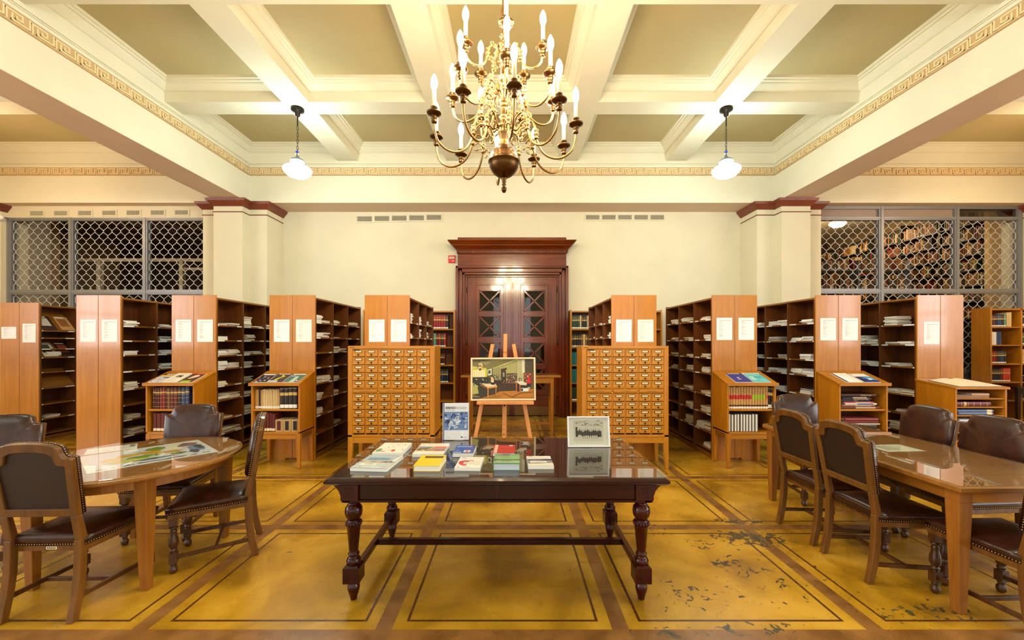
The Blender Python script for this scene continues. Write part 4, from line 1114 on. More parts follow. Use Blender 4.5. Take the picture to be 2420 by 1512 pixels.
for k, x in LX.items():
    LT[k] = lectern(x, {1: 'oak sloped lectern behind the round table, leftmost of the four on legs', 2: 'oak sloped lectern with cream and black volumes, left of the card catalogues',
                        3: 'oak sloped lectern with red and green labelled volumes, right of the card catalogues', 4: 'oak sloped lectern with atlases lying flat, behind the rectangular table'}[k])
def onlect(k, u, v, w_, h, deco, label, **kw):
    t, sl, y, zt = LT[k]
    mag(t, LX[k]+u, y+v, zt(v)+0.001, sl, w_, h, deco, label, **kw)
BKc, WH, LG = (22,20,20), (238,236,230), (170,170,176)
onlect(1, 0.03, 0.012, 0.17, 0.27, [(208,204,210), (0,1,.86,1,BKc), (0,1,.74,.86,(236,160,40)), (.15,.22,.6,.64,BKc), (.35,.42,.6,.64,BKc), (.5,.95,.48,.6,(110,96,100)), (.1,.16,.3,.34,BKc), (.35,.41,.3,.34,BKc), (.5,.56,.3,.34,BKc), (.1,.16,.05,.09,BKc), (.6,.66,.05,.09,BKc), (.3,.95,.9,.94,WH)], 'magazine with black and orange header, left side of the leftmost lectern')
onlect(1, 0.21, 0.012, 0.18, 0.27, [(232,224,204), (.35,.75,.5,.72,(40,38,36)), (.25,.8,.88,.92,LG), (.45,.52,.55,.6,WH), (.2,.8,.1,.13,LG)], 'cream book with small black picture on the leftmost lectern', th=0.016)
onlect(1, 0.40, 0.012, 0.18, 0.28, [(52,36,28), (0,1,.9,1,(190,30,30)), ([(.25,.42),(.4,.36),(.62,.5),(.78,.62),(.76,.78),(.55,.84),(.38,.76),(.34,.6)],0,0,0,(226,190,170)), (.15,.8,.0,.16,(140,200,30)), (.35,.8,.18,.24,(150,60,30)), (.4,.9,.93,.97,(226,120,110))], 'dark magazine with a pink shape and green corner on the leftmost lectern')
sq = [(x/6, x/6+.12, y/7, y/7+.1, c) for (x, y, c) in ((0,1,(150,70,50)),(1,2,(60,80,150)),(2,1,(210,190,180)),(3,2,(120,60,50)),(4,1,(200,200,206)),(1,0,(210,200,190)),(3,0,(90,90,130)),(4,3,(180,160,150)),(0,3,(130,110,110)),(2,3,(70,90,140)),(2,4,(190,180,170)),(4,4,(140,60,60)),(5,2,(90,80,80)))]
onlect(2, 0.02, 0.012, 0.17, 0.27, [(40,34,54)]+sq+[(.08,.92,.84,.93,WH)], 'dark magazine crowded with small pictures at the left of the second lectern')
onlect(2, 0.20, 0.012, 0.19, 0.28, [(62,48,72), ([(.25,.2),(.42,.24),(.6,.6),(.75,.62),(.5,.84),(.4,.8),(.5,.62),(.32,.4)],0,0,0,(190,210,40)), (.1,.9,.88,.96,(220,210,214)), (0,.6,.04,.18,(216,212,216)), (.55,.95,.3,.5,(84,76,60))], 'dark magazine with a lime green figure on the second lectern')
onlect(2, 0.40, 0.012, 0.19, 0.28, [(70,116,116), (0,1,.8,1,(36,46,50)), (.06,.94,.84,.95,WH), ([(.35,0),(.7,0),(.66,.55),(.55,.7),(.42,.6)],0,0,0,(170,206,196)), (.7,.92,.1,.24,(196,50,50)), (.75,.87,.13,.21,WH), (.08,.4,.66,.72,(200,206,206))], 'teal magazine with white title at the right of the second lectern')
onlect(3, 0.11, 0.015, 0.215, 0.29, [(34,56,150), (0,1,.9,1,(30,24,40)), (.08,.85,.9,.96,(206,206,220)), (.4,.52,.46,.52,WH), (.36,.55,.3,.36,(220,216,200))], 'deep blue magazine on the lectern right of the card catalogues')
onlect(3, 0.335, 0.015, 0.22, 0.30, [(92,190,206), (0,1,.88,1,(236,232,216)), (.08,.92,.91,.97,(120,160,160)), ([(.0,.8),(.6,.82),(.8,.6),(.5,.7)],0,0,0,(140,214,222)), (.4,.8,.5,.54,(30,110,140)), (.1,.4,.2,.6,(160,220,216)), (.5,.9,.1,.3,(120,206,220))], 'turquoise magazine on the lectern right of the card catalogues')
onlect(4, 0.10, 0.015, 0.205, 0.29, [(240,240,236), (0,.13,0,1,(34,34,84)), (.6,.75,.93,.96,LG)], 'white report with navy spine strip on the atlas lectern')
onlect(4, 0.325, 0.015, 0.205, 0.27, [(240,240,236), (0,1,0,.64,(34,60,140)), ([(.3,.5),(.8,.62),(1,.6),(1,.2),(.7,.3)],0,0,0,(90,170,210)), ([(.5,.35),(.75,.45),(.85,.3),(.6,.22)],0,0,0,(220,236,240)), (0,.2,0,.6,(40,30,70)), (.05,.2,.93,.96,(170,50,50))], 'white and blue report with a map picture on the atlas lectern')
# books inside the lecterns
def lrow(k, z, lst, where, x=0.03):
    grp = 'volumes in the lectern shelves'
    row('bound_volume', LX[k]+x, LX[k]+0.6, 5.165, z+0.0005, where, grp, lst)
R1 = (80,22,18)
lrow(1, .753, mk([R1,R1,R1,(128,40,28),(128,40,28),R1,(120,80,44)], h=0.28, d=.22, t=.030, st='gilt')+mk([RB,RB], h=.285, d=.22, t=.042, st='gilt')+mk([BK], h=.285, d=.22, t=.055, st='gilt')+mk([BU,BU], h=.285, d=.22, t=.050, st='gilt'), 'on the upper shelf of the leftmost lectern', x=.06)
lrow(1, .465, mk([RB,RB,RB], h=.24, d=.2, t=.052, st='foot'), 'on the lower shelf of the leftmost lectern', x=.06)
lrow(2, .753, mk([TN,TN,BK,TN,CR,CR,CR,CR,CR,CR,CR,CR,CR,TN], h=.25, d=.18, t=.0195, st='sticker')+mk([BK]*4, h=.28, d=.22, t=.054, st='medal'), 'on the upper shelf of the second lectern')
lrow(2, .465, mk([RB]*6, h=.235, d=.18, t=.036, st='foot'), 'on the lower shelf of the second lectern', x=.055)
lrow(3, .753, [((196,150,84), .0315, .285, .21, s_) for s_ in ['redlab']*9+['greenlab']*5+['ornlab']]+mk([BK,BK], h=.28, d=.21, t=.028, st='medal'), 'high in lectern right of the catalogues', x=.024)
lrow(3, .465, mk([BK]*6, h=.225, d=.17, t=.034, st='fore')+mk([BK]*4, h=.225, d=.17, t=.036, st='fore'), 'low in lectern right of the catalogues', x=.03)
def flatbook(name, x, y, z, L, t_, dpt, c, st, label, group, rz=0.0, cat='book'):
    """book lying flat, spine towards the viewer; L along x"""
    me = book_mesh(L, dpt, t_, c, st)
    o = link(name, me)
    # upright book: thickness x, height z. rotate so height -> x, thickness -> z
    o.matrix_world = Matrix.Translation((x+L, y, z)) @ Matrix.Rotation(rz, 4, 'Z') @ Matrix.Rotation(-PI/2, 4, 'Y')
    tag(o, label, cat, group); return z+t_+0.0008
z = .4655
for i, (c, L, tt) in enumerate(((BK,.15,.045), ((200,196,180),.16,.035), (BK,.17,.045), (NV,.15,.04))):
    z = flatbook('bound_volume', LX[1]+.25, 5.165+.004*i, z, L, tt, .22, c, 'gilt', '%s book lying flat, %s from bottom, low in the leftmost lectern' % ('pale' if i == 1 else 'dark', nth(i)), 'volumes in the lectern shelves')
z = .4655
TM = (186,150,96)
b_ = [(TM,.2,.07,'plain')]
xx = LX[2]+.285
for i in range(3):
    me = book_mesh(.15, .22, .10, TM, 'plain')
    o = link('bound_volume', me); o.location = (xx, 5.16, .4655); tag(o, 'thick tan tome, %s from the left, on the lower shelf of the second lectern' % nth(i), 'book', 'volumes in the lectern shelves')
    b = MB(); b.box(.03, .075, -.0025, -.0005, .02, .135, flat((84,22,20) if i == 0 else (26,24,24), .5)); b.build('spine_label', o)
    xx += .102
z = .7535
def text_mesh(txt, size, m, ext=0.0004, bold=0.0):
    cu = bpy.data.curves.new('lettering', 'FONT'); cu.body = txt; cu.size = size; cu.extrude = ext; cu.offset = bold; cu.align_x = 'LEFT'
    o = bpy.data.objects.new('lettering', cu); col.objects.link(o)
    bpy.context.view_layer.update()
    me = bpy.data.meshes.new_from_object(o.evaluated_get(bpy.context.evaluated_depsgraph_get()))
    bpy.data.objects.remove(o); me.materials.clear(); me.materials.append(m)
    return me
def lettering(parent, txt, size, m, mat4, sx=1.0, bold=0.0):
    o = link('lettering', text_mesh(txt, size, m, bold=bold), parent); o.matrix_parent_inverse = Matrix.Identity(4)
    o.matrix_basis = mat4 @ Matrix.Diagonal((sx, 1, 1, 1)); return o
AT = [((110,44,40), .50, .030, .0, 'wide dark red atlas lying lowest', None), ((168,120,96), .42, .018, .02, 'tan flat book', None), ((232,228,226), .40, .022, .06, 'white flat book with a blue label', None),
      ((206,90,96), .38, .018, .04, 'pink red flat book', None), ((30,30,50), .37, .026, .0, 'navy flat atlas', 'ATLAS'), ((66,66,70), .37, .018, .02, 'grey flat book', None), ((28,34,52), .35, .018, .02, 'dark blue flat book', None), ((70,24,20), .44, .034, .01, 'dark red world atlas topmost', 'WORLD ATLAS')]
for i, (c, L, tt, off, nm, tx) in enumerate(AT):
    z0_ = z
    z = flatbook('atlas', LX[4]+.04+off, 5.163, z, L, tt, .25, c, 'plain', '%s, upper shelf of the atlas lectern' % nm, 'atlases lying flat in the lectern')
    o = [q for q in bpy.data.objects if q.name.startswith('atlas')][-1]
    if tx:
        # the book's own frame: height z -> world x, thickness x -> world z
        l_ = lettering(o, tx, tt*0.6, flat((222,202,150), .4), Matrix.Translation((tt*0.3, -.0015, L*(.55 if len(tx) < 6 else .46))) @ Matrix.Rotation(PI/2, 4, 'Y') @ Matrix.Rotation(PI/2, 4, 'X'))
    else:
        b = MB(); b.box(tt*.25, tt*.75, -.0012, .001, L*.12, L*.62, flat((216,190,160) if i != 2 else (70,110,190), .5)); b.build('spine_print', o)
z = .4655
for i, (c, L, tt, off, nm) in enumerate((((190,196,196), .40, .03, .10, 'grey'), (BK, .38, .026, .08, 'black'), ((70,78,74), .38, .026, .08, 'dark green grey'), ((206,196,180), .46, .02, .04, 'pale'), ((110,26,28), .46, .03, .02, 'wine red'), ((140,60,62), .42, .034, .06, 'faded red'))):
    z = flatbook('atlas', LX[4]+.04+off, 5.163, z, L, tt, .25, c, 'plain', '%s flat book, %s from bottom, in the lower shelf of the atlas lectern' % (nm, nth(i)), 'atlases lying flat in the lectern')
# tray stand with the open book at the far right
t = empty('tray_stand', (5.475, 5.02, 0)); tag(t, 'oak stand with shallow slots and an open book on top, at the right', 'lectern')
W, dep = 0.64, 0.505
def z5(v): return 1.045+0.06*v/dep
for x in (0.0, W-0.024):
    b = MB(); b.prism([(0.012, 0.3), (dep, 0.3), (dep, z5(dep)-.026), (0.012, z5(0)-.026)], x, x+.024, M['oak'], 'X'); b.build('side_panel', t, .002)
b = MB(); b.prism([(-.012, z5(0)-.028), (dep, z5(dep)-.026), (dep, z5(dep)), (-.012, z5(0))], -.014, W+.014, M['oakx'], 'X'); b.build('sloped_top', t, .003)
b = MB(); b.box(.024, W-.024, dep-.012, dep, .32, 1.06, M['oakshade']); b.build('back_panel', t)
SZ5 = [.905, .80, .695, .59, .485, .38]
for z in SZ5: b = MB(); b.box(.024, W-.024, .02, dep-.012, z-.014, z, M['oakx']); b.build('shelf', t)
for lx in (0, W-.06):
    for ly in (.012, dep-.06):
        b = MB(); b.box(lx, lx+.06, ly, ly+.048, 0, .3, M['oak']); b.build('leg', t, .003)
g5 = 'folios in the slots of the tray stand'
flatbook('folio', 5.51, 5.06, .9055, .42, .020, .3, (176,140,110), 'plain', 'tan thin folio in the top slot of the tray stand', g5)
flatbook('folio', 5.53, 5.06, .927, .17, .020, .3, (150,116,88), 'plain', 'brown thin folio at the left in the top slot of the tray stand', g5)
flatbook('folio', 5.71, 5.06, .927, .22, .038, .3, (190,154,124), 'plain', 'thick tan folio at the right in the top slot of the tray stand', g5)
flatbook('folio', 5.53, 5.06, .8005, .42, .056, .3, (104,34,40), 'gilt', 'dark red marbled folio in the second slot of the tray stand', g5)
flatbook('folio', 5.55, 5.06, .6955, .43, .032, .3, (96,118,160), 'foot', 'blue grey folio lying lowest in the third slot of the tray stand', g5)
flatbook('folio', 5.54, 5.06, .7285, .44, .032, .3, (96,118,160), 'foot', 'blue grey folio lying upper in the third slot of the tray stand', g5)
flatbook('folio', 5.56, 5.06, .5905, .40, .05, .3, (190,196,200), 'plain', 'grey folio in the fourth slot of the tray stand', g5)
b = MB()
n = 10
for s in (-1, 1):
    pr = [(s*.27*i/n, .008+.03*math.sin(PI*(i/n)**.6)*(1-.35*i/n)) for i in range(n+1)]
    top = [(x, zz) for x, zz in pr]; P = top+[(s*.27, .004), (0, .004)]
    b.prism(P, 0, .36, M['cream'], 'Y', False)
b.box(-.285, .285, -.006, .366, 0, .004, flat((60,44,40), .5))
ob = b.build('open_book'); ob.matrix_world = Matrix.Translation((5.80, 5.04, z5(.02)+.001)) @ Matrix.Rotation(math.atan2(.06, dep), 4, 'X')
tag(ob, 'large open book with cream pages lying on top of the tray stand', 'book')
# ------------------------------------------------------------------ leather chairs
def back_outline(w, zb, zs, ztop, wn, n=10):
    """camel-back outline, closed, starting bottom left, clockwise seen from behind"""
    P = [(-w*0.93, zb), (-w, zs)]
    P += [(-w+0.012, zs+0.004), (-wn-0.022, zs+0.004), (-wn-0.008, zs+0.012), (-wn, zs+0.03)]
    for i in range(n+1):
        a = PI-PI*i/n
        P.append(((wn)*math.copysign(abs(math.cos(a))**0.75, math.cos(a)), zs+0.03+(ztop-zs-0.03)*math.sin(a)**0.6))
    P += [(wn, zs+0.03), (wn+0.008, zs+0.012), (wn+0.022, zs+0.004), (w-0.012, zs+0.004), (w, zs), (w*0.93, zb)]
    Q = []
    for p in P:
        if not Q or (abs(p[0]-Q[-1][0])+abs(p[1]-Q[-1][1])) > 1e-4: Q.append(p)
    return Q
def make_chair():
    t = empty('dining_chair')
    Lt, Cw, Cd = M['leather'], M['chair'], M['chairdk']
    lean = math.radians(9)
    zb = 0.60
    out = back_outline(0.235, zb, 0.945, 1.035, 0.175)
    inn = back_outline(0.190, zb+0.045, 0.900, 0.985, 0.135)
    Xb = Matrix.Translation((0, -0.205, 0.46)) @ Matrix.Rotation(lean, 4, 'X') @ Matrix.Translation((0, 0, -0.46))
    b = MB(); b.X = Xb; b.ring(out, inn, -0.030, 0.0, Cw)
    for s in (-1, 1):                                   # stiles from seat to back
        b.add([(s*0.175, -0.03, 0.44), (s*0.215, -0.03, 0.44), (s*0.2185, -0.03, zb), (s*0.172, -0.03, zb), (s*0.175, 0.012, 0.44), (s*0.215, 0.012, 0.44), (s*0.2185, 0.0, zb), (s*0.172, 0.0, zb)],
              [(0,1,2,3),(4,7,6,5),(0,4,5,1),(1,5,6,2),(2,6,7,3),(3,7,4,0)], Cw)
    b.build('back_frame', t, 0.004)
    b = MB(); b.X = Xb; b.prism(inn, -0.016, -0.004, M['leatherdk']); b.build('rear_panel', t)
    # padded front, domed
    b = MB(); b.X = Xb
    cx_, cz_ = 0.0, 0.80
    rings = [(1.0, 0.0), (1.0, 0.014), (0.975, 0.026), (0.90, 0.036), (0.65, 0.044), (0.3, 0.048)]
    n = len(out); vs_ = []
    for sc_, y in rings: vs_ += [(cx_+(x-cx_)*sc_, y, cz_+(z-cz_)*sc_) for x, z in out]
    vs_.append((cx_, 0.049, cz_))
    fs = [(i*n+k, i*n+(k+1) % n, (i+1)*n+(k+1) % n, (i+1)*n+k) for i in range(len(rings)-1) for k in range(n)]
    fs += [((len(rings)-1)*n+k, (len(rings)-1)*n+(k+1) % n, len(vs_)-1) for k in range(n)]
    b.add(vs_, fs, Lt, True); pad = b.build('back_cushion', t)
    b = MB(); b.X = Xb
    acc = 0
    for k in range(len(out)):
        p, q = Vector((out[k][0], out[k][1])), Vector((out[(k+1) % n][0], out[(k+1) % n][1]))
        L = (q-p).length; nrm = Vector((-(q-p).y, (q-p).x)).normalized()
        while acc < L:
            c = p+(q-p)*(acc/L); 
            b.dot((c.x+nrm.x*0.0008, 0.006, c.y+nrm.y*0.0008), 0.0035, M['nail'], (nrm.x, 0, nrm.y)); acc += 0.0145
        acc -= L
    b.build('nail_trim', pad)
    # seat
    b = MB()
    w0, w1 = 0.215, 0.248; y0, y1 = -0.215, 0.245; z0, z1 = 0.412, 0.462
    prof = [(0, z0, 0), (0.006, z0+0.03, 0), (0.008, z1-0.012, 0), (-0.006, z1, 1), (-0.06, z1+0.014, 1), (-0.14, z1+0.020, 1)]
    vs_ = []; m_ = 8
    def loop(o, z):
        P = []
        c = [(-w0-o, y0-o*0.2), (w0+o, y0-o*0.2), (w1+o, y1+o), (-w1-o, y1+o)]
        for i in range(4):
            a, d = c[i], c[(i+1) % 4]
            for j in range(m_): u = j/m_; P.append((a[0]+(d[0]-a[0])*u, a[1]+(d[1]-a[1])*u, z))
        return P
    for o_, z, _ in prof: vs_ += loop(o_, z)
    vs_.append((0, 0.01, z1+0.022)); n2 = 4*m_
    fs = [(i*n2+k, i*n2+(k+1) % n2, (i+1)*n2+(k+1) % n2, (i+1)*n2+k) for i in range(len(prof)-1) for k in range(n2)]
    fs += [((len(prof)-1)*n2+k, (len(prof)-1)*n2+(k+1) % n2, len(vs_)-1) for k in range(n2)] + [tuple(range(n2))[::-1]]
    b.add(vs_, fs, Lt, True); seat = b.build('seat', t)
    b = MB()
    c = [(-w0, y0), (w0, y0), (w1, y1), (-w1, y1)]
    for i in range(4):
        p, q = Vector(c[i]), Vector(c[(i+1) % 4]); L = (q-p).length; nr = Vector(((q-p).y, -(q-p).x)).normalized(); k = 0.006
        while k < L:
            s_ = p+(q-p)*(k/L)+nr*0.003; b.dot((s_.x, s_.y, z0+0.008), 0.0035, M['nail'], (nr.x, nr.y, 0)); k += 0.0145
    b.build('nail_trim', seat)
    b = MB()
    b.prism([(-w0+.006, y0+.01), (w0-.006, y0+.01), (w1-.004, y1-.004), (-w1+.004, y1-.004)], 0.375, z0, Cw, 'Z'); b.build('seat_frame', t, 0.003)
    for s in (-1, 1):                                   # swept rear legs
        b = MB(); pr = [(-0.215, 0.45), (-0.216, 0.36), (-0.220, 0.26), (-0.234, 0.14), (-0.262, 0.0)]
        wd = [0.040, 0.040, 0.040, 0.038, 0.036]; vs_ = []
        for (y, z), ww in zip(pr, wd):
            vs_ += [(s*0.195-ww/2, y-0.024, z), (s*0.195+ww/2, y-0.024, z), (s*0.195+ww/2, y+0.02, z), (s*0.195-ww/2, y+0.02, z)]
        fs = [(i*4+k, (i+1)*4+k, (i+1)*4+(k+1) % 4, i*4+(k+1) % 4) for i in range(4) for k in range(4)] + [(0, 1, 2, 3), (19, 18, 17, 16)]
        b.add(vs_, fs, Cw); b.build('leg', t, 0.003)
    for s in (-1, 1):                                   # turned front legs
        b = MB(); x, y = s*0.215, 0.215
        b.box(x-0.024, x+0.024, y-0.024, y+0.024, 0.325, 0.378, Cd)
        b.lathe([(0.018, 0.325), (0.026, 0.318), (0.026, 0.312), (0.015, 0.305), (0.015, 0.298), (0.022, 0.292), (0.019, 0.282), (0.021, 0.262), (0.028, 0.235), (0.031, 0.21), (0.026, 0.186), (0.017, 0.17), (0.023, 0.163), (0.023, 0.156), (0.018, 0.148), (0.022, 0.138)][::-1], Cd, (x, y, 0), 14)
        b.box(x-0.024, x+0.024, y-0.024, y+0.024, 0.072, 0.14, Cd)
        b.lathe([(0.014, 0.0), (0.022, 0.008), (0.026, 0.024), (0.024, 0.04), (0.014, 0.052), (0.02, 0.06), (0.02, 0.072)], Cd, (x, y, 0), 14)
        b.build('leg', t, 0.002)
    for s in (-1, 1):
        b = MB(); b.bar((s*0.213, 0.20, 0.105), (s*0.195, -0.235, 0.125), 0.018, 0.026, Cd); b.build('stretcher', t, 0.002)
    b = MB(); b.box(-0.205, 0.205, -0.03, -0.01, 0.10, 0.124, Cd); b.build('stretcher', t, 0.002)
    return t
c0 = make_chair(); cused = [0]
def chair(x, y, face, label, group):
    """seat centre, facing direction (dx,dy)"""
    t = c0 if not cused[0] else dup(c0)
    cused[0] = 1
    t.location = (x, y, 0); t.rotation_euler = (0, 0, math.atan2(face[1], face[0])-PI/2); tag(t, label, 'chair', group)
    return t
GA, GBc = 'leather chairs round the round table', 'leather chairs round the rectangular table'
cA = chair(-2.70, 2.572, (-0.03, 1), "leather chair with its wooden back to the viewer, near side of the round table", GA)
chair(-2.245, 3.10, (-.88, -.47), 'leather dining chair seen from the side, right of the round table', GA)
chair(-2.86, 3.445, (.145, -.99), 'leather dining chair facing the viewer behind the round table', GA)
chair(-3.83, 2.93, (.5, -.87), 'leather dining chair at the left edge, left of the round table', GA)
chair(2.62, 2.885, (1, 0.0), "leather chair with wooden back turned, nearer one on the rectangular table's left side", GBc)
chair(2.62, 3.40, (1, 0.03), "leather chair with wooden back turned, farther one on the rectangular table's left side", GBc)
chair(3.07, 4.17, (-.05, -1), 'leather dining chair facing the viewer at the far end of the rectangular table', GBc)
chair(3.42, 3.11, (-1, 0), 'leather dining chair at the right side of the rectangular table, nearer of two', GBc)
chair(3.42, 3.62, (-1, 0), 'leather dining chair at the right side of the rectangular table, farther of two', GBc)
chair(2.905, 2.375, (-.02, 1), 'leather dining chair at the near end of the rectangular table, cut by the right edge', GBc)
b = MB(); b.box(-.03, .03, -.0015, 0, -.008, .008, M['cream'])
for k in range(5): b.box(-.024+k*.01, -.018+k*.01, -.002, -.0015, -.004, .004, M['iron'])
o = b.build('inventory_tag', cA); o.location = (0.02, -.2055, .394)
# ------------------------------------------------------------------ round table
t = empty('round_table', (-2.72, 2.98, 0)); tag(t, 'round oak reading table with glass over posters, at the left', 'table')
b = MB(); b.lathe([(0.595, 0.722), (0.618, 0.728), (0.625, 0.738), (0.625, 0.752), (0.620, 0.756)], M['tabtop'], seg=64, smooth=False); b.build('table_top', t)
b = MB(); b.lathe([(0.615, 0.7595), (0.618, 0.761), (0.618, 0.7655), (0.616, 0.767)], M['glasstop'], seg=64, smooth=False); b.build('glass_top', t)
b = MB(); n = 48
for k in range(n):
    a0, a1 = 2*PI*k/n, 2*PI*(k+1)/n
    P = [(r*math.cos(a), r*math.sin(a), z) for z in (0.655, 0.724) for r in (0.50, 0.525) for a in (a0, a1)]
    b.add(P, [(0,1,3,2),(4,6,7,5),(2,3,7,6),(0,4,5,1)], M['tableg'], False)
b.build('apron', t)
for sx in (-1, 1):
    for sy in (-1, 1):
        b = MB(); c = 0.365; h0, h1 = 0.024, 0.042
        b.frus((sx*c-h0, sx*c+h0, sy*(c-.01)-h0, sy*(c-.01)+h0), (sx*c-h1, sx*c+h1, sy*c-h1, sy*c+h1), 0, 0.724, M['tableg']); b.build('leg', t, 0.003)
# posters under the glass
def sheet(name, w_, h, deco, label, cat, group, loc, rz, th=0.0006, step=0.0002):
    b = MB(); b.box(-w_/2, w_/2, -h/2, h/2, 0, th, flat(deco[0], .5, name='printed_paper'))
    for i, d in enumerate(deco[1:]):
        zz = th+.00003*(i+1)
        if isinstance(d[0], list): b.poly([((p[0]-.5)*w_, (p[1]-.5)*h, zz) for p in d[0]], flat(d[1], .5, name='print'))
        else: b.poly([((d[0]-.5)*w_, (d[2]-.5)*h, zz), ((d[1]-.5)*w_, (d[2]-.5)*h, zz), ((d[1]-.5)*w_, (d[3]-.5)*h, zz), ((d[0]-.5)*w_, (d[3]-.5)*h, zz)], flat(d[4], .5, name='print'))
    o = b.build(name); o.location = loc; o.rotation_euler = (0, 0, rz); tag(o, label, cat, group); return o
def blob(cx, cy, rx, ry, c, seed, n=14, jag=.25):
    r_ = random.Random(seed); return ([(cx+rx*math.cos(2*PI*i/n)*(1+r_.uniform(-jag, jag)), cy+ry*math.sin(2*PI*i/n)*(1+r_.uniform(-jag, jag))) for i in range(n)], c)
deco = [(216,216,226)]
deco += [(0,1,0,.045,(226,222,214)), (0,1,.93,1,(222,220,214)), (.0,.03,0,1,(222,220,214)), (.97,1,0,1,(222,220,214))]
deco += [blob(.52,.62,.10,.10,(206,156,30),1), blob(.64,.48,.12,.08,(200,150,28),2), blob(.44,.42,.13,.10,(120,150,36),3), blob(.58,.80,.10,.10,(110,144,30),4), blob(.34,.60,.10,.08,(216,166,60),5), blob(.30,.32,.14,.08,(206,200,110),6), blob(.2,.5,.1,.1,(226,196,140),7), blob(.7,.32,.09,.06,(110,140,60),8)]
deco += [blob(.5,.24,.16,.05,(90,110,110),9), blob(.74,.72,.07,.14,(226,220,190),10), blob(.86,.76,.09,.12,(140,96,80),11), blob(.88,.45,.08,.20,(120,140,184),12), blob(.92,.55,.04,.16,(60,66,70),13), blob(.84,.30,.05,.1,(70,80,90),14), (.70,.80,.86,.90,(214,214,180))]
r_ = random.Random(3)
for i in range(26): x = r_.uniform(.05, .9); deco.append((x, x+r_.uniform(.02, .06), .07+.01*(i % 3), .095+.01*(i % 3), (70,70,80)))
for i in range(16): x = r_.uniform(.2, .9); y = r_.uniform(.15, .85); deco.append((x, x+.05, y, y+.01, (60,70,80)))
sheet('poster', .70, .60, deco, 'large colourful map poster under the glass of the round table', 'poster', 'papers under the glass of the round table', (-2.69, 3.035, .7565), math.radians(50))
sheet('poster', .29, .21, [(238,238,234)]+[(.1+.05*i, .11+.05*i, .2, .2+.5*r_.random(), (150,150,160)) for i in range(14)]+[(.85,.95,.5,.9,(120,126,120))], 'white printed sheet under the glass at the left of the round table', 'poster', 'papers under the glass of the round table', (-3.13, 3.19, .7565), math.radians(41))
# ------------------------------------------------------------------ rectangular table
t = empty('rectangular_table', (3.045, 3.26, 0)); tag(t, 'long rectangular oak reading table with a glass sheet, at the right', 'table')
b = MB(); b.box(-.475, .475, -.925, .925, .722, .754, M['tabtop']); b.build('table_top', t, .004)
b = MB(); b.box(-.47, .47, -.92, .92, .7565, .7635, M['glasstop']); b.build('glass_top', t)
for a in ((-.445, -.42, -.86, .86), (.42, .445, -.86, .86)):
    b = MB(); b.box(*a, .655, .722, M['oaky']); b.build('apron', t)
for a in ((-.42, .42, -.885, -.86), (-.42, .42, .86, .885)):
    b = MB(); b.box(*a, .655, .722, M['oakx']); b.build('apron', t)
for sx in (-1, 1):
    for sy in (-1, 1):
        b = MB(); x1, y1 = sx*.45, sy*.895
        def bx(q):
            xs_ = sorted((x1-sx*q[0], x1-sx*q[1])); ys_ = sorted((y1-sy*q[0], y1-sy*q[1])); return (*xs_, *ys_)
        b.frus(bx((.012, .062)), bx((0, .082)), 0, .655, M['tableg']); b.frus(bx((0, .082)), bx((0, .082)), .655, .7225, M['tableg']); b.build('leg', t, .003)
sheet('notice_card', .31, .21, [(240,234,214)]+[(.12, .12+.6*r_.random()+.1, .2+.06*i, .22+.06*i, (120,116,110)) for i in range(11)], 'cream printed sheet under the glass of the rectangular table', 'paper', None, (3.02, 3.225, .7548), math.radians(4))
# ------------------------------------------------------------------ big dark table
t = empty('library_table', (-.09, 2.927, 0)); tag(t, 'large dark mahogany table with turned legs and a glass top in the centre', 'table')
Mh, Mx = M['mahog'], M['mahogx']
hx, y0, y1 = 1.03, -.515, .575
b = MB()
b.frus((-hx+.02, hx-.02, y0+.02, y1-.02), (-hx, hx, y0, y1), .735, .748, Mx); b.box(-hx, hx, y0, y1, .748, .764, Mx)
b.frus((-hx, hx, y0, y1), (-hx+.03, hx-.03, y0+.03, y1-.03), .764, .776, Mx); b.build('table_top', t, .004)
b = MB(); b.box(-hx+.012, hx-.012, y0+.012, y1-.012, .7765, .785, M['glasstop']); b.build('glass_top', t)
b = MB()
for (a, c, e, f) in ((-.93, .93, -.45, -.425), (-.93, .93, .475, .50), (-.93, -.905, -.45, .5), (.905, .93, -.45, .5)):
    b.box(a, c, e, f, .632, .735, Mx); b.box(a-.012, c+.012, e-.012, f+.012, .618, .634, Mx)
b.build('apron', t, .003)
for sx in (-1, 1):
    for yy in (-.45, .5):
        b = MB(); sy = -1 if yy < 0 else 1
        pl = [(sx*.84, .632), (sx*.945, .632), (sx*.945, .66), (sx*.955, .69), (sx*.975, .715), (sx*1.0, .735), (sx*.84, .735)]
        a, c = sorted((yy, yy+sy*.022)); b.prism(pl, a, c, Mh)
        for k in range(3): x = sx*(.875+k*.022); b.box(x-.006, x+.006, min(a, yy+sy*.026), max(c, yy+sy*.026), .65, .71, Mx)
        b.build('corner_bracket', t, .002)
b = MB(); b.box(-.016, .016, -.475, -.45, .70, .735, Mh); b.prism([(-.01, .64), (.01, .64), (.016, .70), (-.016, .70)], -.462, -.45, Mh)
b.build('centre_block', t, .002)
legp = [(.016, 0), (.020, .004), (.022, .02), (.033, .055), (.037, .075), (.034, .094), (.024, .105), (.034, .112), (.034, .118)]
legq = [(.036, .222), (.043, .232), (.044, .246), (.036, .262), (.026, .272), (.034, .28), (.034, .288), (.027, .295), (.028, .31), (.041, .455), (.046, .462)]
legr = [(.040, .488), (.030, .494), (.038, .502), (.049, .52), (.0535, .545), (.050, .572), (.036, .59), (.028, .598), (.037, .604), (.037, .612), (.03, .62)]
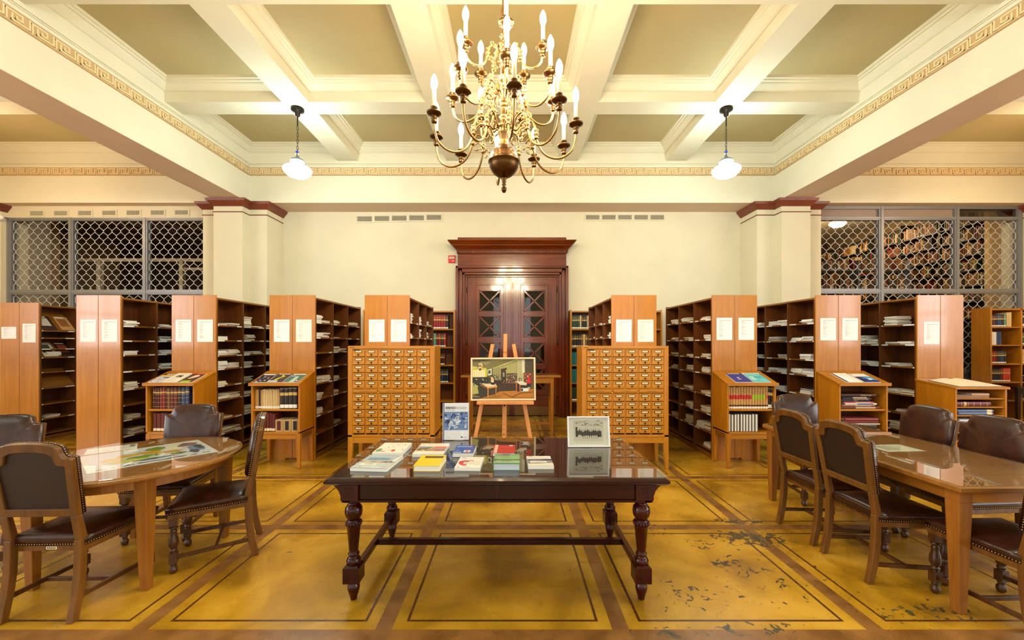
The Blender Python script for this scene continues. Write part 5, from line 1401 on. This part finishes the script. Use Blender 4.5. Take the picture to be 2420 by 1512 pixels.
for sx in (-1, 1):
    for yy in (-.404, .403):
        b = MB(); x = sx*.89
        b.lathe(legp, Mh, (x, yy, 0), 22); b.box(x-.05, x+.05, yy-.05, yy+.05, .118, .212, Mh)
        b.frus((x-.05, x+.05, yy-.05, yy+.05), (x-.034, x+.034, yy-.034, yy+.034), .212, .224, Mh)
        b.lathe(legq, Mh, (x, yy, 0), 22)
        for k in range(16):                             # gadrooned collar
            a = 2*PI*k/16; b.ball((x+.043*math.cos(a), yy+.043*math.sin(a), .474), .0095, Mh, 6, .013)
        b.lathe([(.042, .46), (.042, .49)], Mh, (x, yy, 0), 16)
        b.lathe(legr, Mh, (x, yy, 0), 22); b.box(x-.045, x+.045, yy-.045, yy+.045, .612, .632, Mh)
        b.build('leg', t, .003)
for sx in (-1, 1):
    b = MB(); b.box(sx*.89-.018, sx*.89+.018, -.355, .355, .14, .185, Mh); b.build('stretcher', t, .004)
b = MB(); b.box(-.872, .872, -.02, .02, .142, .183, Mx); b.build('stretcher', t, .004)
# books on it
ZT = .7853
GTB = 'books laid out on the dark table'
def tbook(x, y, w_, h, th, rz, base, deco, label, hard=False, page=None):
    t = empty('book', (x, y, ZT)); t.rotation_euler = (0, 0, rz); tag(t, label, 'book', GTB)
    e = 0.003 if hard else 0
    b = MB(); b.box(-w_/2+e, w_/2-e, -h/2+e, h/2-e, .002, th-.002, page or M['white']); b.build('page_block', t)
    b = MB(); cv = flat(base, .3, .3, name='glossy_cover'); c2 = cv
    b.box(-w_/2, w_/2, -h/2, h/2, th-.002, th, cv); b.box(-w_/2, w_/2, -h/2, h/2, 0, .002, c2); b.box(-w_/2-.0015, -w_/2+.0005, -h/2, h/2, 0, th, c2)
    for i, d in enumerate(deco):
        zz = th+.00014*(i+1); P = d[0] if isinstance(d[0], list) else [(d[0], d[2]), (d[1], d[2]), (d[1], d[3]), (d[0], d[3])]
        b.poly([((p[0]-.5)*w_, (p[1]-.5)*h, zz) for p in P], flat(d[-1], .35, .3, name='cover_print'))
    b.build('cover', t); return t
def tl(t, txt, size, c, x, y, th, sx=1.0): lettering(t, txt, size, flat(c, .5), Matrix.Translation((x, y, th+.002)), sx)
R_ = (196,40,36); WHc = (242,240,234)
t1 = tbook(-.878, 3.005, .205, .295, .030, math.radians(0), (240,236,226), [blob(.12,.25,.09,.16,(70,150,100),21), blob(.28,.14,.09,.035,(190,60,100),22,8), blob(.62,.22,.07,.09,(206,40,36),23), blob(.48,.24,.025,.05,(224,160,60),24,6), blob(.93,.3,.03,.05,(226,120,60),25,6), blob(.5,.55,.02,.03,(90,120,90),26,6), blob(.62,.72,.03,.03,(90,110,140),27,6), blob(.8,.6,.03,.02,(190,180,120),28,6), blob(.85,.75,.03,.03,(60,110,60),29,6), blob(.35,.5,.025,.04,(100,120,150),30,6), blob(.3,.82,.05,.01,(190,190,180),31,8), (.3,.8,.88,.895,(216,210,200))], 'thick white book with scattered coloured shapes, at the far left of the dark table')
t2 = tbook(-.88, 2.674, .236, .285, .022, math.radians(-5), (150,182,200), [(0,1,.0,.42,(176,192,196)), (0,.94,.43,.53,(150,130,96)), (.1,.3,.43,.53,(206,180,120)), (.45,.6,.43,.53,(196,176,130)), (.7,.78,.43,.53,(90,76,60)), (.86,.9,.43,.53,(30,28,26)), ([(.86,.53),(1,.53),(1,1),(.95,.98)],(232,228,214)), (.12,.56,.20,.34,(232,232,226)), (.0,1,.0,.06,(196,204,204)), (.18,.24,.08,.11,(60,70,60)), (.78,.92,.1,.115,(60,70,80))], 'light blue paperback, nearest on the left of the dark table')
tl(t2, 'EUROPEAN', .026, (104,140,164), -.085, .060, .022, 1.1); tl(t2, 'ECONOMY', .026, (104,140,164), -.085, .033, .022, 1.1); tl(t2, 'CURRENT', .014, (60,60,70), -.06, -.068, .022)
t3 = tbook(-.591, 3.01, .216, .300, .022, 0, (242,236,226), [([(.02,.25),(.98,.25),(.98,.68),(.02,.68)],(206,150,120)), ([(.02,.55),(.5,.6),(.4,.68),(.02,.7)],(110,160,190)), ([(.02,.3),(.5,.3),(.62,.62),(.4,.6),(.02,.5)],(112,96,80)), ([(.35,.35),(.5,.38),(.6,.66),(.55,.66)],(200,190,150)), (.6,.98,.56,.68,(220,110,70)), (.62,.98,.36,.46,(116,140,180)), (.6,.98,.25,.34,(216,100,70)), (.2,.3,.3,.36,(232,226,190)), (.25,.8,.84,.86,(220,200,190)), (.08,.16,.83,.87,(206,160,140))], 'white book with an orange and blue landscape, behind the yellow book')
t4 = tbook(-.53, 2.659, .165, .245, .035, math.radians(-1), (242,204,22), [(.18,.92,.70,.90,(40,34,20)), (.3,.78,.81,.83,(170,130,50)), (.26,.84,.75,.765,(120,90,30))], 'bright yellow hardback with a black title box', hard=True)
t5 = tbook(-.342, 2.962, .142, .225, .030, math.radians(-1), (40,76,168), [(0,.4,.05,.12,(216,216,226)), (.5,.82,.1,.36,(232,222,214)), blob(.66,.24,.09,.08,(206,90,60),41), blob(.18,.36,.05,.03,(190,210,230),42,6), blob(.3,.5,.03,.02,(190,210,230),43,6), blob(.42,.44,.03,.02,(190,210,230),44,6), (.06,.82,.70,.84,(90,120,196)), (.3,.6,.6,.62,(120,150,210))], 'blue book with a small white picture panel')
tl(t5, 'ECONOMICS', .019, (220,228,240), -.062, .052, .030, 1.0)
t6 = tbook(-.275, 2.667, .160, .240, .020, math.radians(-2), (240,236,228), [([(.08,.6),(.03,.45),(.12,.28),(.3,.16),(.42,.2),(.38,.4),(.5,.62),(.3,.68)],(206,40,50)), ([(.42,.62),(.55,.6),(.66,.62),(.6,.68),(.48,.68)],(206,50,60)), (.26,.44,.3,.52,(206,206,190)), (.5,.6,.25,.5,(222,214,196)), (.64,.65,.3,.6,(80,120,140)), (.68,.9,.5,.52,(180,170,160)), (.68,.94,.3,.32,(190,180,170)), (.08,.14,.04,.09,(190,70,80)), (.25,.6,.05,.08,(206,196,186)), (.25,.9,.84,.86,(232,206,196))], 'white book with a red heart-like shape, in the near row of the dark table')
tl(t6, '>>', .03, (120,30,30), -.066, .078, .020, .8)
t7 = tbook(-.057, 2.983, .158, .230, .026, math.radians(-1.5), (200,36,44), [(.05,.20,0,1,(240,190,170)), (.72,.88,.86,.97,(240,232,214)), (.26,.85,.68,.71,(226,110,110)), (.26,.75,.75,.78,(226,110,110)), (.24,.5,.2,.22,(226,120,120))], 'red book with a pink strip along the spine', hard=True)
t8 = tbook(-.033, 2.676, .165, .228, .040, math.radians(-1), (130,184,130), [([(.0,.72),(1,.78),(1,1),(0,1)],(120,160,130)), ([(.1,.8),(.5,.72),(.6,.9),(.2,.98)],(150,140,120)), ([(.3,.9),(.6,.86),(.6,1),(.3,1)],(60,100,90)), ([(.0,.26),(.3,.3),(1,.34),(1,.46),(.4,.42),(0,.44)],(70,90,64)), blob(.2,.28,.12,.05,(180,176,150),51), blob(.5,.3,.08,.06,(170,130,100),52), blob(.75,.3,.1,.05,(150,190,140),53), (.0,1,.0,.05,(70,110,80)), (.3,.7,.56,.58,(96,150,100))], 'thick green hardback with misty pictures, in front of the red book', hard=True, page=flat((198,208,226), .6))
t9 = tbook(.183, 2.694, .162, .222, .022, math.radians(1), (240,234,224), [(.0,1,.48,.68,(100,104,124)), ([(.55,.5),(1,.48),(1,.66),(.7,.66)],(60,70,110)), (.0,1,.2,.46,(140,140,146)), (.1,.78,.3,.46,(232,228,220)), (.3,.6,.36,.38,(90,80,80)), (0,1,0,.16,(226,222,216)), ([(.0,.02),(1,.2),(1,.26),(0,.14)],(240,230,200)), (.25,.9,.82,.84,(220,212,200))], 'white book with a grey blue band, rightmost in the near row of the dark table')
tl(t9, '>>', .03, (110,40,30), -.070, .076, .022, .8)
# acrylic stand with poster
t = empty('poster_stand', (-.462, 3.345, ZT)); t.rotation_euler = (0, 0, math.radians(2)); tag(t, 'standing blue and white poster in a clear holder on the dark table', 'poster')
XT = Matrix.Rotation(math.radians(-4), 4, 'X')
b = MB(); b.X = XT; b.box(-.107, .107, 0, .0015, .006, .306, M['white'])
def pp(pts, c, k=1): b.poly([(p[0]*.214-.107, -.0003*k, .006+p[1]*.30) for p in pts], flat(c, .5, name='poster_print'))
def rc(x0, x1, y0, y1): return [(x0, y0), (x1, y0), (x1, y1), (x0, y1)]
pp(rc(0, 1, 0, 1), (240,240,246)); pp(rc(.02, .055, 0, 1), (34,52,120), 2); pp(rc(.06, .97, .26, .76), (110,140,190), 2)
r_ = random.Random(11)
for i in range(70):
    x, y = r_.uniform(.1, .93), r_.uniform(.29, .73); q = blob(x, y, r_.uniform(.02, .07), r_.uniform(.015, .045), None, 100+i, 7, .5)
    pts = [(min(max(p[0], .06), .97), min(max(p[1], .26), .76)) for p in q[0]]
    d_ = math.hypot(x-.5, (y-.48)*1.2)
    pp(pts, r_.choice([(206,216,232), (232,236,242), (180,196,222)] if d_ < .2 or r_.random() < .35 else [(20,44,120), (46,84,170), (14,28,84), (80,120,200)]), 3+i*.08)
pp(rc(.7, .76, .05, .09), (20,24,44), 3); pp(rc(.79, .93, .055, .075), (190,190,200), 3); pp(rc(.12, .3, .05, .06), (200,196,200), 3); pp(rc(.12, .46, .79, .80), (150,150,160), 3)
pst = b.build('poster_sheet', t)
def l3(txt, size, c, x, z, sx=1, bold=0.0): lettering(pst, txt, size, flat(c, .5), XT @ Matrix.Translation((x*.214-.107, -.0034, .006+z*.30)) @ Matrix.Rotation(PI/2, 4, 'X'), sx, bold)
l3('ΒΙΒΛΙΟ', .027, (18,26,76), .10, .835, .92); l3('ΒΙΒΛΙΟ', .027, (18,26,76), .1035, .8365, .92); l3('ΓΡΑΦΙΑ', .027, (196,200,210), .485, .835, .92)
b = MB(); b.X = XT; b.box(-.112, .112, -.006, -.004, .0, .31, M['glass']); b.box(-.112, .112, .003, .005, .0, .31, M['glass'])
b.X = Matrix.Identity(4); b.box(-.112, .112, -.006, .07, 0, .003, M['glass']); b.build('clear_holder', t)
# framed group photograph
t = empty('photo_frame', (.592, 3.14, ZT)); t.rotation_euler = (0, 0, math.radians(1)); tag(t, 'white framed black and white group photograph standing on the dark table', 'picture')
XT = Matrix.Rotation(math.radians(-10), 4, 'X'); w2, h2 = .163, .232
b = MB(); b.X = XT; b.ring([(-w2, 0), (w2, 0), (w2, h2), (-w2, h2)], [(-w2+.011, .011), (w2-.011, .011), (w2-.011, h2-.011), (-w2+.011, h2-.011)], -.022, 0, flat((232,232,234), .35)); b.build('frame', t, .001)
b = MB(); b.X = XT; b.box(-w2+.011, w2-.011, -.006, 0, .011, h2-.011, flat((214,212,196), .6)); 
def q3(x0, x1, z0, z1, c, k=1): b.poly([(x0, -.006-.0003*k, z0), (x1, -.006-.0003*k, z0), (x1, -.006-.0003*k, z1), (x0, -.006-.0003*k, z1)], flat(c, .6, name='photo_print'))
q3(-.115, .115, .04, .2, (196,192,176))
for i in range(40):
    x = r_.uniform(-.11, .1); z = r_.uniform(.15, .195); c = r_.choice([(120,118,108), (160,158,146), (90,88,82), (180,176,164)]); q3(x, min(x+r_.uniform(.004, .03), .115), z, z+r_.uniform(.002, .008), c, 2+i*.05)
for i in range(12):                                       # seated row of dark figures
    x = -.085+i*.0155; zz = .115+.006*math.sin(i*1.7)
    b.X = XT; q = blob(0, 0, .010, .022, None, i, 8, .2)[0]; b.poly([(x+p[0], -.0072-.00003*i, zz+p[1]-.012) for p in q], flat((44,42,40), .6, name='photo_print'))
    q = blob(0, 0, .0042, .005, None, i+40, 8, .1)[0]; b.poly([(x+p[0], -.0078, zz+p[1]+.015) for p in q], flat((150,146,136), .6, name='photo_print'))
q3(-.055, .06, .085, .105, (40,38,36), 5); q3(-.1, -.085, .075, .15, (36,34,32), 5); q3(.07, .1, .075, .12, (40,38,36), 5)
for i in range(16): x = -.055+i*.0085; q3(x, x+.0025, .062, .088, (50,48,46) if i % 2 else (226,224,210), 6)
for i in range(8): x = -.1+i*.027; q3(x, x+.018, .028, .031, (140,136,128), 2)
b.build('photograph', t)
b = MB(); b.X = XT; b.box(-w2+.011, w2-.011, -.0115, -.0105, .011, h2-.011, M['glass']); b.build('glazing', t)
b = MB(); b.add([(-.03, .03, .15), (.03, .03, .15), (.035, .09, 0), (-.035, .09, 0), (-.03, .035, .15), (.03, .035, .15), (.035, .095, .0), (-.035, .095, .0)], [(0,1,2,3),(4,7,6,5),(0,4,5,1),(2,6,7,3),(1,5,6,2),(3,7,4,0)], M['iron']); b.build('easel_back', t)
# ------------------------------------------------------------------ easel with painting
t = empty('easel', (-.10, 4.5, 0)); tag(t, 'beech wood easel standing behind the dark table', 'easel')
E_ = M['easel']
ln = math.radians(7)
def ez(z): return (z-.0)*math.tan(ln)
for s in (-1, 1):
    b = MB(); b.bar((s*.40, -.10, 0.0), (s*.118, -.10+ez(1.58), 1.575), .042, .022, E_, up=(0, 1, 0)); b.build('leg', t, .003)
b = MB(); b.bar((0.01, -.10+ez(.3), .30), (.035-.01, -.115+ez(1.69), 1.69), .042, .022, E_, up=(0, 1, 0)); b.build('mast', t, .003)
b = MB()
for k in range(12): z = .36+k*.052; b.box(.004, .016, -.10+ez(z)-.013, -.10+ez(z)-.009, z, z+.028, flat((120,76,36), .6))
b.build('peg_slot', t)
b = MB(); b.bar((.02, .52, 0), (.02, .06, 1.50), .035, .022, E_, up=(0, 1, 0)); b.build('leg', t, .003)
b = MB(); b.box(-.28, .335, -.125, .0, .925, .958, E_); b.build('ledge', t, .004)
b = MB(); b.box(-.16, .16, -.10+ez(1.25)+.012, -.10+ez(1.25)+.03, 1.24, 1.28, E_); b.box(-.31, .31, -.10+ez(.45)+.012, -.10+ez(.45)+.03, .43, .47, E_); b.build('cross_bar', t, .003)
b = MB(); b.tube([(0.02, -.10, .915), (.02, .0, .915)], .012, M['iron'], 8); b.build('clamp_knob', t)
XP = Matrix.Translation((-.095, 4.5-.045, .960)) @ Matrix.Rotation(math.radians(-6), 4, 'X')
pt = empty('framed_painting'); pt.matrix_world = XP @ Matrix.Rotation(math.radians(-.4), 4, 'Y'); tag(pt, 'framed painting of a library reading room resting on the easel', 'painting')
PW, PH = .71, .468
b = MB(); b.ring([(-PW/2, 0), (PW/2, 0), (PW/2, PH), (-PW/2, PH)], [(-PW/2+.018, .018), (PW/2-.018, .018), (PW/2-.018, PH-.018), (-PW/2+.018, PH-.018)], -.03, 0, flat((232,206,168), .45, name='pale_frame')); b.build('frame', pt, .002)
b = MB(); cw, chh = PW-.036, PH-.036; kk = [0]
b.box(-cw/2, cw/2, -.010, 0, .018, PH-.018, flat((96,84,50), .6))
def P_(pts, c, k=None):
    """points in the 2142x1512 sketch of the canvas: x 120..1880, y 240..1355"""
    kk[0] += 1
    b.poly([((p[0]-1000)/1760*cw, -.0102-.00001*(kk[0] if k is None else k), .018+(1355-p[1])/1115*chh) for p in pts][::1], flat(c, .5, name='oil_paint'))
def Rc(x0, y0, x1, y1, c): P_([(x0, y0), (x0, y1), (x1, y1), (x1, y0)], c)
P_([(120,240),(1400,240),(720,500),(540,560),(120,430)], (118,108,62)); P_([(120,240),(600,240),(420,330),(120,300)], (92,84,50)); P_([(330,300),(700,300),(500,400)], (140,132,84)); P_([(600,240),(1100,240),(700,330)], (136,126,78))
P_([(120,430),(520,490),(520,540),(120,520)], (190,190,100)); P_([(1400,240),(1450,240),(720,510),(700,490)], (206,198,130))
P_([(700,500),(1420,270),(1420,900),(700,860)], (146,140,84)); P_([(900,470),(1380,330),(1380,620),(900,640)], (160,154,96)); P_([(1400,260),(1600,250),(1600,880),(1400,860)], (172,164,120)); P_([(1540,250),(1620,250),(1620,640),(1540,640)], (206,202,170))
P_([(1620,250),(1860,250),(1860,640),(1620,620)], (70,62,44)); P_([(120,500),(540,520),(540,740),(120,740)], (196,186,40)); Rc(130, 540, 480, 740, (236,220,170))
for x in (175, 240, 300, 370, 430): Rc(x, 550, x+8, 730, (190,160,90))
P_([(550,540),(670,500),(670,680),(560,700)], (206,210,180)); P_([(570,560),(640,545),(640,640),(575,660)], (56,72,60))
P_([(920,520),(1100,480),(1110,520),(1060,570),(940,570)], (70,40,24)); Rc(940, 570, 1080, 880, (52,32,20)); Rc(985, 610, 1040, 740, (140,130,100))
Rc(700, 680, 900, 860, (110,98,70)); Rc(1100, 640, 1400, 880, (84,56,34))
r_ = random.Random(5)
for i in range(60):
    x = r_.choice([r_.uniform(705, 880), r_.uniform(1110, 1380)]); y = r_.uniform(660, 850); Rc(x, y, x+r_.uniform(8, 22), y+r_.uniform(14, 34), r_.choice([(190,170,130), (150,90,50), (60,40,30), (220,210,180), (120,110,80)]))
Rc(1590, 620, 1850, 900, (120,56,28)); 
for i in range(20): x = r_.uniform(1600, 1820); y = r_.uniform(640, 850); Rc(x, y, x+20, y+30, r_.choice([(190,120,70), (70,30,20), (210,180,140)]))
P_([(120,750),(560,740),(900,860),(900,1355),(120,1355)], (52,46,34)); P_([(700,860),(1400,900),(1400,1180),(700,1180)], (60,40,24))
P_([(500,1355),(900,1150),(1400,1130),(1870,1080),(1870,1355)], (176,112,30)); P_([(300,1355),(700,1230),(1000,1260),(900,1355)], (150,100,30))
for i in range(260):                                      # loose brush dabs
    x = r_.uniform(130, 1850); y = r_.uniform(250, 1340); s_ = r_.uniform(8, 30); q = r_.uniform(4, 12)
    if 530 < y < 745 and x < 500: continue
    pal = [(150,142,88), (108,100,58), (170,164,108), (84,78,48)] if y < 620 else ([(44,38,28), (96,74,44), (70,52,32), (120,96,60)] if y < 1150 or x < 800 else [(196,130,40), (150,92,26), (182,120,36), (128,80,26)])
    P_([(x, y), (x+s_, y+r_.uniform(-6, 6)), (x+s_*.9, y+q), (x-2, y+q*.8)], r_.choice(pal))
P_([(980,1195),(1000,1190),(1260,1310),(1240,1320)], (90,50,20)); P_([(1240,1320),(1220,1310),(1500,1190),(1520,1200)], (90,50,20)); P_([(1500,1190),(1870,1160),(1870,1170),(1520,1205)], (90,50,20)); P_([(1260,1310),(1870,1330),(1870,1340),(1240,1320)], (120,70,24))
P_([(120,900),(260,960),(280,1100),(300,1200),(120,1230)], (170,166,90)); P_([(120,1230),(330,1290),(340,1310),(120,1310)], (120,110,70))
for i in range(60): x = r_.uniform(125, 600); y = r_.uniform(750, 1000); P_([(x, y), (x+r_.uniform(5, 20), y+r_.uniform(-10, 10)), (x+r_.uniform(5, 60), y+r_.uniform(10, 40)), (x-5, y+25)], r_.choice([(30,28,24), (22,26,30), (190,186,160), (60,60,50), (110,110,90), (40,56,40)]))
P_([(370,920),(780,930),(830,1010),(540,1040)], (206,176,130)); P_([(450,950),(720,950),(760,1000),(560,1010)], (222,206,180)); P_([(540,1035),(830,1005),(830,1035),(545,1075)], (206,130,40)); P_([(370,930),(540,1035),(545,1075),(380,1000)], (130,80,36))
for q in ((550,1070,580,1310), (785,1040,805,1250)): Rc(*q, (206,136,44))
P_([(580,1270),(790,1225),(790,1240),(585,1290)], (180,120,40)); Rc(580, 1075, 785, 1230, (60,48,34))
P_([(640,700),(690,690),(750,780),(770,900),(750,960),(660,960),(640,860),(700,820)], (24,22,26)); P_([(650,730),(700,740),(740,820),(720,880),(650,880)], (226,180,130)); P_([(640,690),(680,680),(700,720),(660,740)], (24,20,20)); P_([(640,870),(720,850),(740,870),(700,900)], (226,210,190))
P_([(870,840),(930,830),(930,900),(870,900)], (40,30,24)); P_([(950,880),(1400,900),(1400,940),(960,920)], (110,66,36)); 
for i in range(24): x = r_.uniform(940, 1340); y = r_.uniform(780, 890); Rc(x, y, x+r_.uniform(10, 40), y+r_.uniform(8, 26), r_.choice([(216,206,180), (60,46,40), (150,110,80), (30,26,24), (200,150,120)]))
P_([(1360,870),(1500,850),(1700,930),(1680,980),(1480,970)], (214,196,160)); P_([(1420,860),(1560,860),(1620,910),(1480,920)], (206,210,196)); Rc(1365, 900, 1390, 1160, (196,100,30)); Rc(1465, 960, 1490, 1150, (196,100,30)); Rc(1390, 940, 1465, 1150, (50,30,20)); P_([(1490,970),(1680,980),(1670,1050),(1500,1050)], (40,34,30)); P_([(1510,1060),(1700,1060),(1720,1150),(1500,1150)], (222,220,214)); P_([(1510,1075),(1570,1075),(1560,1140),(1505,1145)], (40,36,34))
P_([(1450,790),(1500,770),(1530,850),(1450,870)], (40,30,26)); P_([(1470,800),(1500,795),(1505,850),(1470,850)], (216,180,140))
P_([(1700,740),(1760,740),(1800,880),(1790,930),(1680,930),(1670,900),(1710,850)], (196,30,30)); P_([(1670,930),(1790,930),(1770,1040),(1670,1030)], (30,26,28)); P_([(1700,1030),(1725,1030),(1725,1150),(1705,1150)], (226,180,140)); P_([(1735,1030),(1765,1030),(1745,1130),(1730,1130)], (226,180,140)); P_([(1680,700),(1710,690),(1725,730),(1700,755)], (230,190,160)); P_([(1675,690),(1715,675),(1725,700),(1680,710)], (24,20,20))
for i in range(9): a = i/9*2*PI; P_([(340+60*math.cos(a)-14, 430+55*math.sin(a)-40), (340+60*math.cos(a)+14, 430+55*math.sin(a)-40), (340+60*math.cos(a)+10, 430+55*math.sin(a)+30), (340+60*math.cos(a)-10, 430+55*math.sin(a)+30)], r_.choice([(226,170,110), (120,50,30), (240,210,170), (160,80,40)]))
P_([(310,500),(370,500),(360,540),(340,565),(320,540)], (60,40,30))
b.build('canvas', pt)
# ------------------------------------------------------------------ tall table in front of the door
t = empty('standing_table', (-.02, 6.98, 0)); tag(t, 'tall narrow oak table with a glass top standing before the double door', 'table')
b = MB(); b.box(-.86, .86, 0, .5, 1.0, 1.035, M['oakx']); b.build('table_top', t, .004)
b = MB(); b.box(-.85, .85, .01, .49, 1.0355, 1.043, M['glasstop']); b.build('glass_top', t)
b = MB(); b.box(-.70, .70, .03, .05, .90, 1.0, M['oakx']); b.build('apron', t)
b = MB(); b.box(-.70, .70, .45, .47, .90, 1.0, M['oakx']); b.build('apron', t)
for x in (-.74, .68):
    for y in (.02, .42): b = MB(); b.frus((x+.008, x+.05, y+.008, y+.05), (x, x+.06, y, y+.06), 0, 1.0, M['oak']); b.build('leg', t, .003)
b = MB(); b.box(-.70, .70, .2, .22, .16, .20, M['oakx']); b.build('foot_rail', t)
# ------------------------------------------------------------------ dark desk and visitor at the right edge
t = empty('dark_desk', (9.56, 7.7, 0)); tag(t, 'dark wooden desk cut off by the right edge, before the far bookcase', 'desk')
b = MB(); b.box(0, 1.4, 0, .3, .72, .755, M['mahogx']); b.build('table_top', t, .004)
b = MB(); b.box(.05, 1.35, .03, .05, .62, .72, M['mahogx']); b.build('apron', t)
for x in (.04, 1.30):
    for y in (.03, .23): b = MB(); b.frus((x+.01, x+.05, y+.01, y+.05), (x, x+.065, y, y+.06), 0, .72, M['mahog']); b.build('leg', t, .003)
def person():
    t = empty('person', (9.47, 7.30, 0)); tag(t, 'person in a loose white shirt standing at the right edge, one elbow out', 'person')
    t.rotation_euler = (0, 0, math.radians(20))
    # joints, facing +y (away from the viewer)
    J = {'pel': (0,0,.96,.135), 'bel': (0,.0,1.10,.13), 'che': (0,.01,1.30,.15), 'shc': (0,0,1.43,.10), 'nec': (0,.0,1.50,.056), 'nk2': (0,.015,1.56,.054),
         'shl': (-.17,0,1.42,.068), 'ell': (-.265,-.04,1.14,.048), 'wrl': (-.12,.10,1.02,.034), 'shr': (.17,0,1.42,.068), 'elr': (.22,.0,1.13,.046), 'wrr': (.20,.16,.95,.032),
         'hil': (-.09,0,.90,.10), 'knl': (-.10,.015,.50,.062), 'anl': (-.10,-.02,.09,.042), 'tol': (-.11,.13,.035,.034), 'hir': (.09,0,.90,.10), 'knr': (.10,.015,.50,.062), 'anr': (.10,-.02,.09,.042), 'tor': (.11,.13,.035,.034)}
    E = [('pel','bel'),('bel','che'),('che','shc'),('shc','nec'),('nec','nk2'),('shc','shl'),('shl','ell'),('ell','wrl'),('shc','shr'),('shr','elr'),('elr','wrr'),('pel','hil'),('hil','knl'),('knl','anl'),('anl','tol'),('pel','hir'),('hir','knr'),('knr','anr'),('anr','tor')]
    def skin(name, keys, edges, scale, mat, root):
        me = bpy.data.meshes.new(name); ids = {k: i for i, k in enumerate(keys)}
        me.from_pydata([J[k][:3] for k in keys], [(ids[a], ids[c]) for a, c in edges], [])
        me.materials.append(mat); o = link(name, me, t)
        sk = o.modifiers.new('skin', 'SKIN'); me.skin_vertices if me.skin_vertices else None
        if not me.skin_vertices:
            bpy.context.view_layer.objects.active = o
            bm_ = __import__('bmesh').new(); bm_.from_mesh(me); bm_.verts.layers.skin.verify(); bm_.to_mesh(me); bm_.free()
        for k in keys:
            v = me.skin_vertices[0].data[ids[k]]; v.radius = (J[k][3]*scale, J[k][3]*scale*(.8 if k in ('pel','bel','che') else 1)); v.use_root = (k == root)
        sb = o.modifiers.new('sub', 'SUBSURF'); sb.levels = 2; sb.render_levels = 2
        for p in me.polygons: p.use_smooth = True
        sk.use_smooth_shade = True
        return o
    sk_m = flat((214,160,128), .5, name='skin')
    J['hal'] = (-.07,.14,1.0,.03); J['har'] = (.19,.22,.93,.03)
    skin('body', list(J), E+[('wrl','hal'),('wrr','har')], 1.0, sk_m, 'pel')
    # fingers
    b = MB()
    for (hx_, hy, hz, dx) in ((-.07,.14,1.0,.3), (.19,.22,.93,0)):
        for k in range(4): b.tube([(hx_-.026+k*.017, hy+.015, hz), (hx_-.026+k*.017+dx*.03, hy+.05+.006*(k % 2), hz-.006), (hx_-.026+k*.017+dx*.05, hy+.075+.006*(k % 3), hz-.024)], [.009, .008, .006], sk_m, 6)
        b.tube([(hx_+.03, hy, hz), (hx_+.052, hy+.03, hz-.006), (hx_+.05, hy+.05, hz-.018)], [.010, .009, .007], sk_m, 6)
    b.build('fingers', t)
    b = MB()
    b.lathe([(0.005, 1.545), (.045, 1.555), (.062, 1.59), (.072, 1.64), (.077, 1.69), (.072, 1.74), (.05, 1.775), (.005, 1.79)], sk_m, (0, .02, 0), 16)
    b.ball((0, .105, 1.65), .014, sk_m, 8, .022)
    for s in (-1, 1): b.ball((s*.076, .02, 1.655), .012, sk_m, 8, .03); b.ball((s*.03, .088, 1.68), .010, M['white'], 8); b.ball((s*.03, .096, 1.68), .005, M['iron'], 6)
    b.box(-.022, .022, .088, .094, 1.60, 1.606, flat((160,80,70), .5)); b.build('head', t)
    b = MB(); b.lathe([(.07, 1.64), (.084, 1.68), (.082, 1.74), (.058, 1.785), (.005, 1.805)], flat((50,34,24), .6), (0, .0, 0), 16); b.build('hair', t)
    sh = flat((226,230,226), .7, name='white_shirt')
    J2 = dict(J); ks = ['pel','bel','che','shc','shl','ell','wrl','shr','elr','wrr']
    J['wrl'] = (-.15,.075,1.04,.05); J['wrr'] = (.205,.12,1.0,.045)
    skin('shirt', ks, [e for e in E if e[0] in ks and e[1] in ks], 1.16, sh, 'pel')
    J.update(J2)
    kt = ['pel','hil','knl','anl','hir','knr','anr']
    skin('trousers', kt, [e for e in E if e[0] in kt and e[1] in kt], 1.14, flat((52,54,66), .8, name='trousers'), 'pel')
    b = MB()
    for s in (-1, 1): b.frus((s*.105-.05, s*.105+.05, -.09, .2), (s*.105-.04, s*.105+.04, -.07, .12), 0, .075, M['iron'])
    b.build('shoes', t)
person()
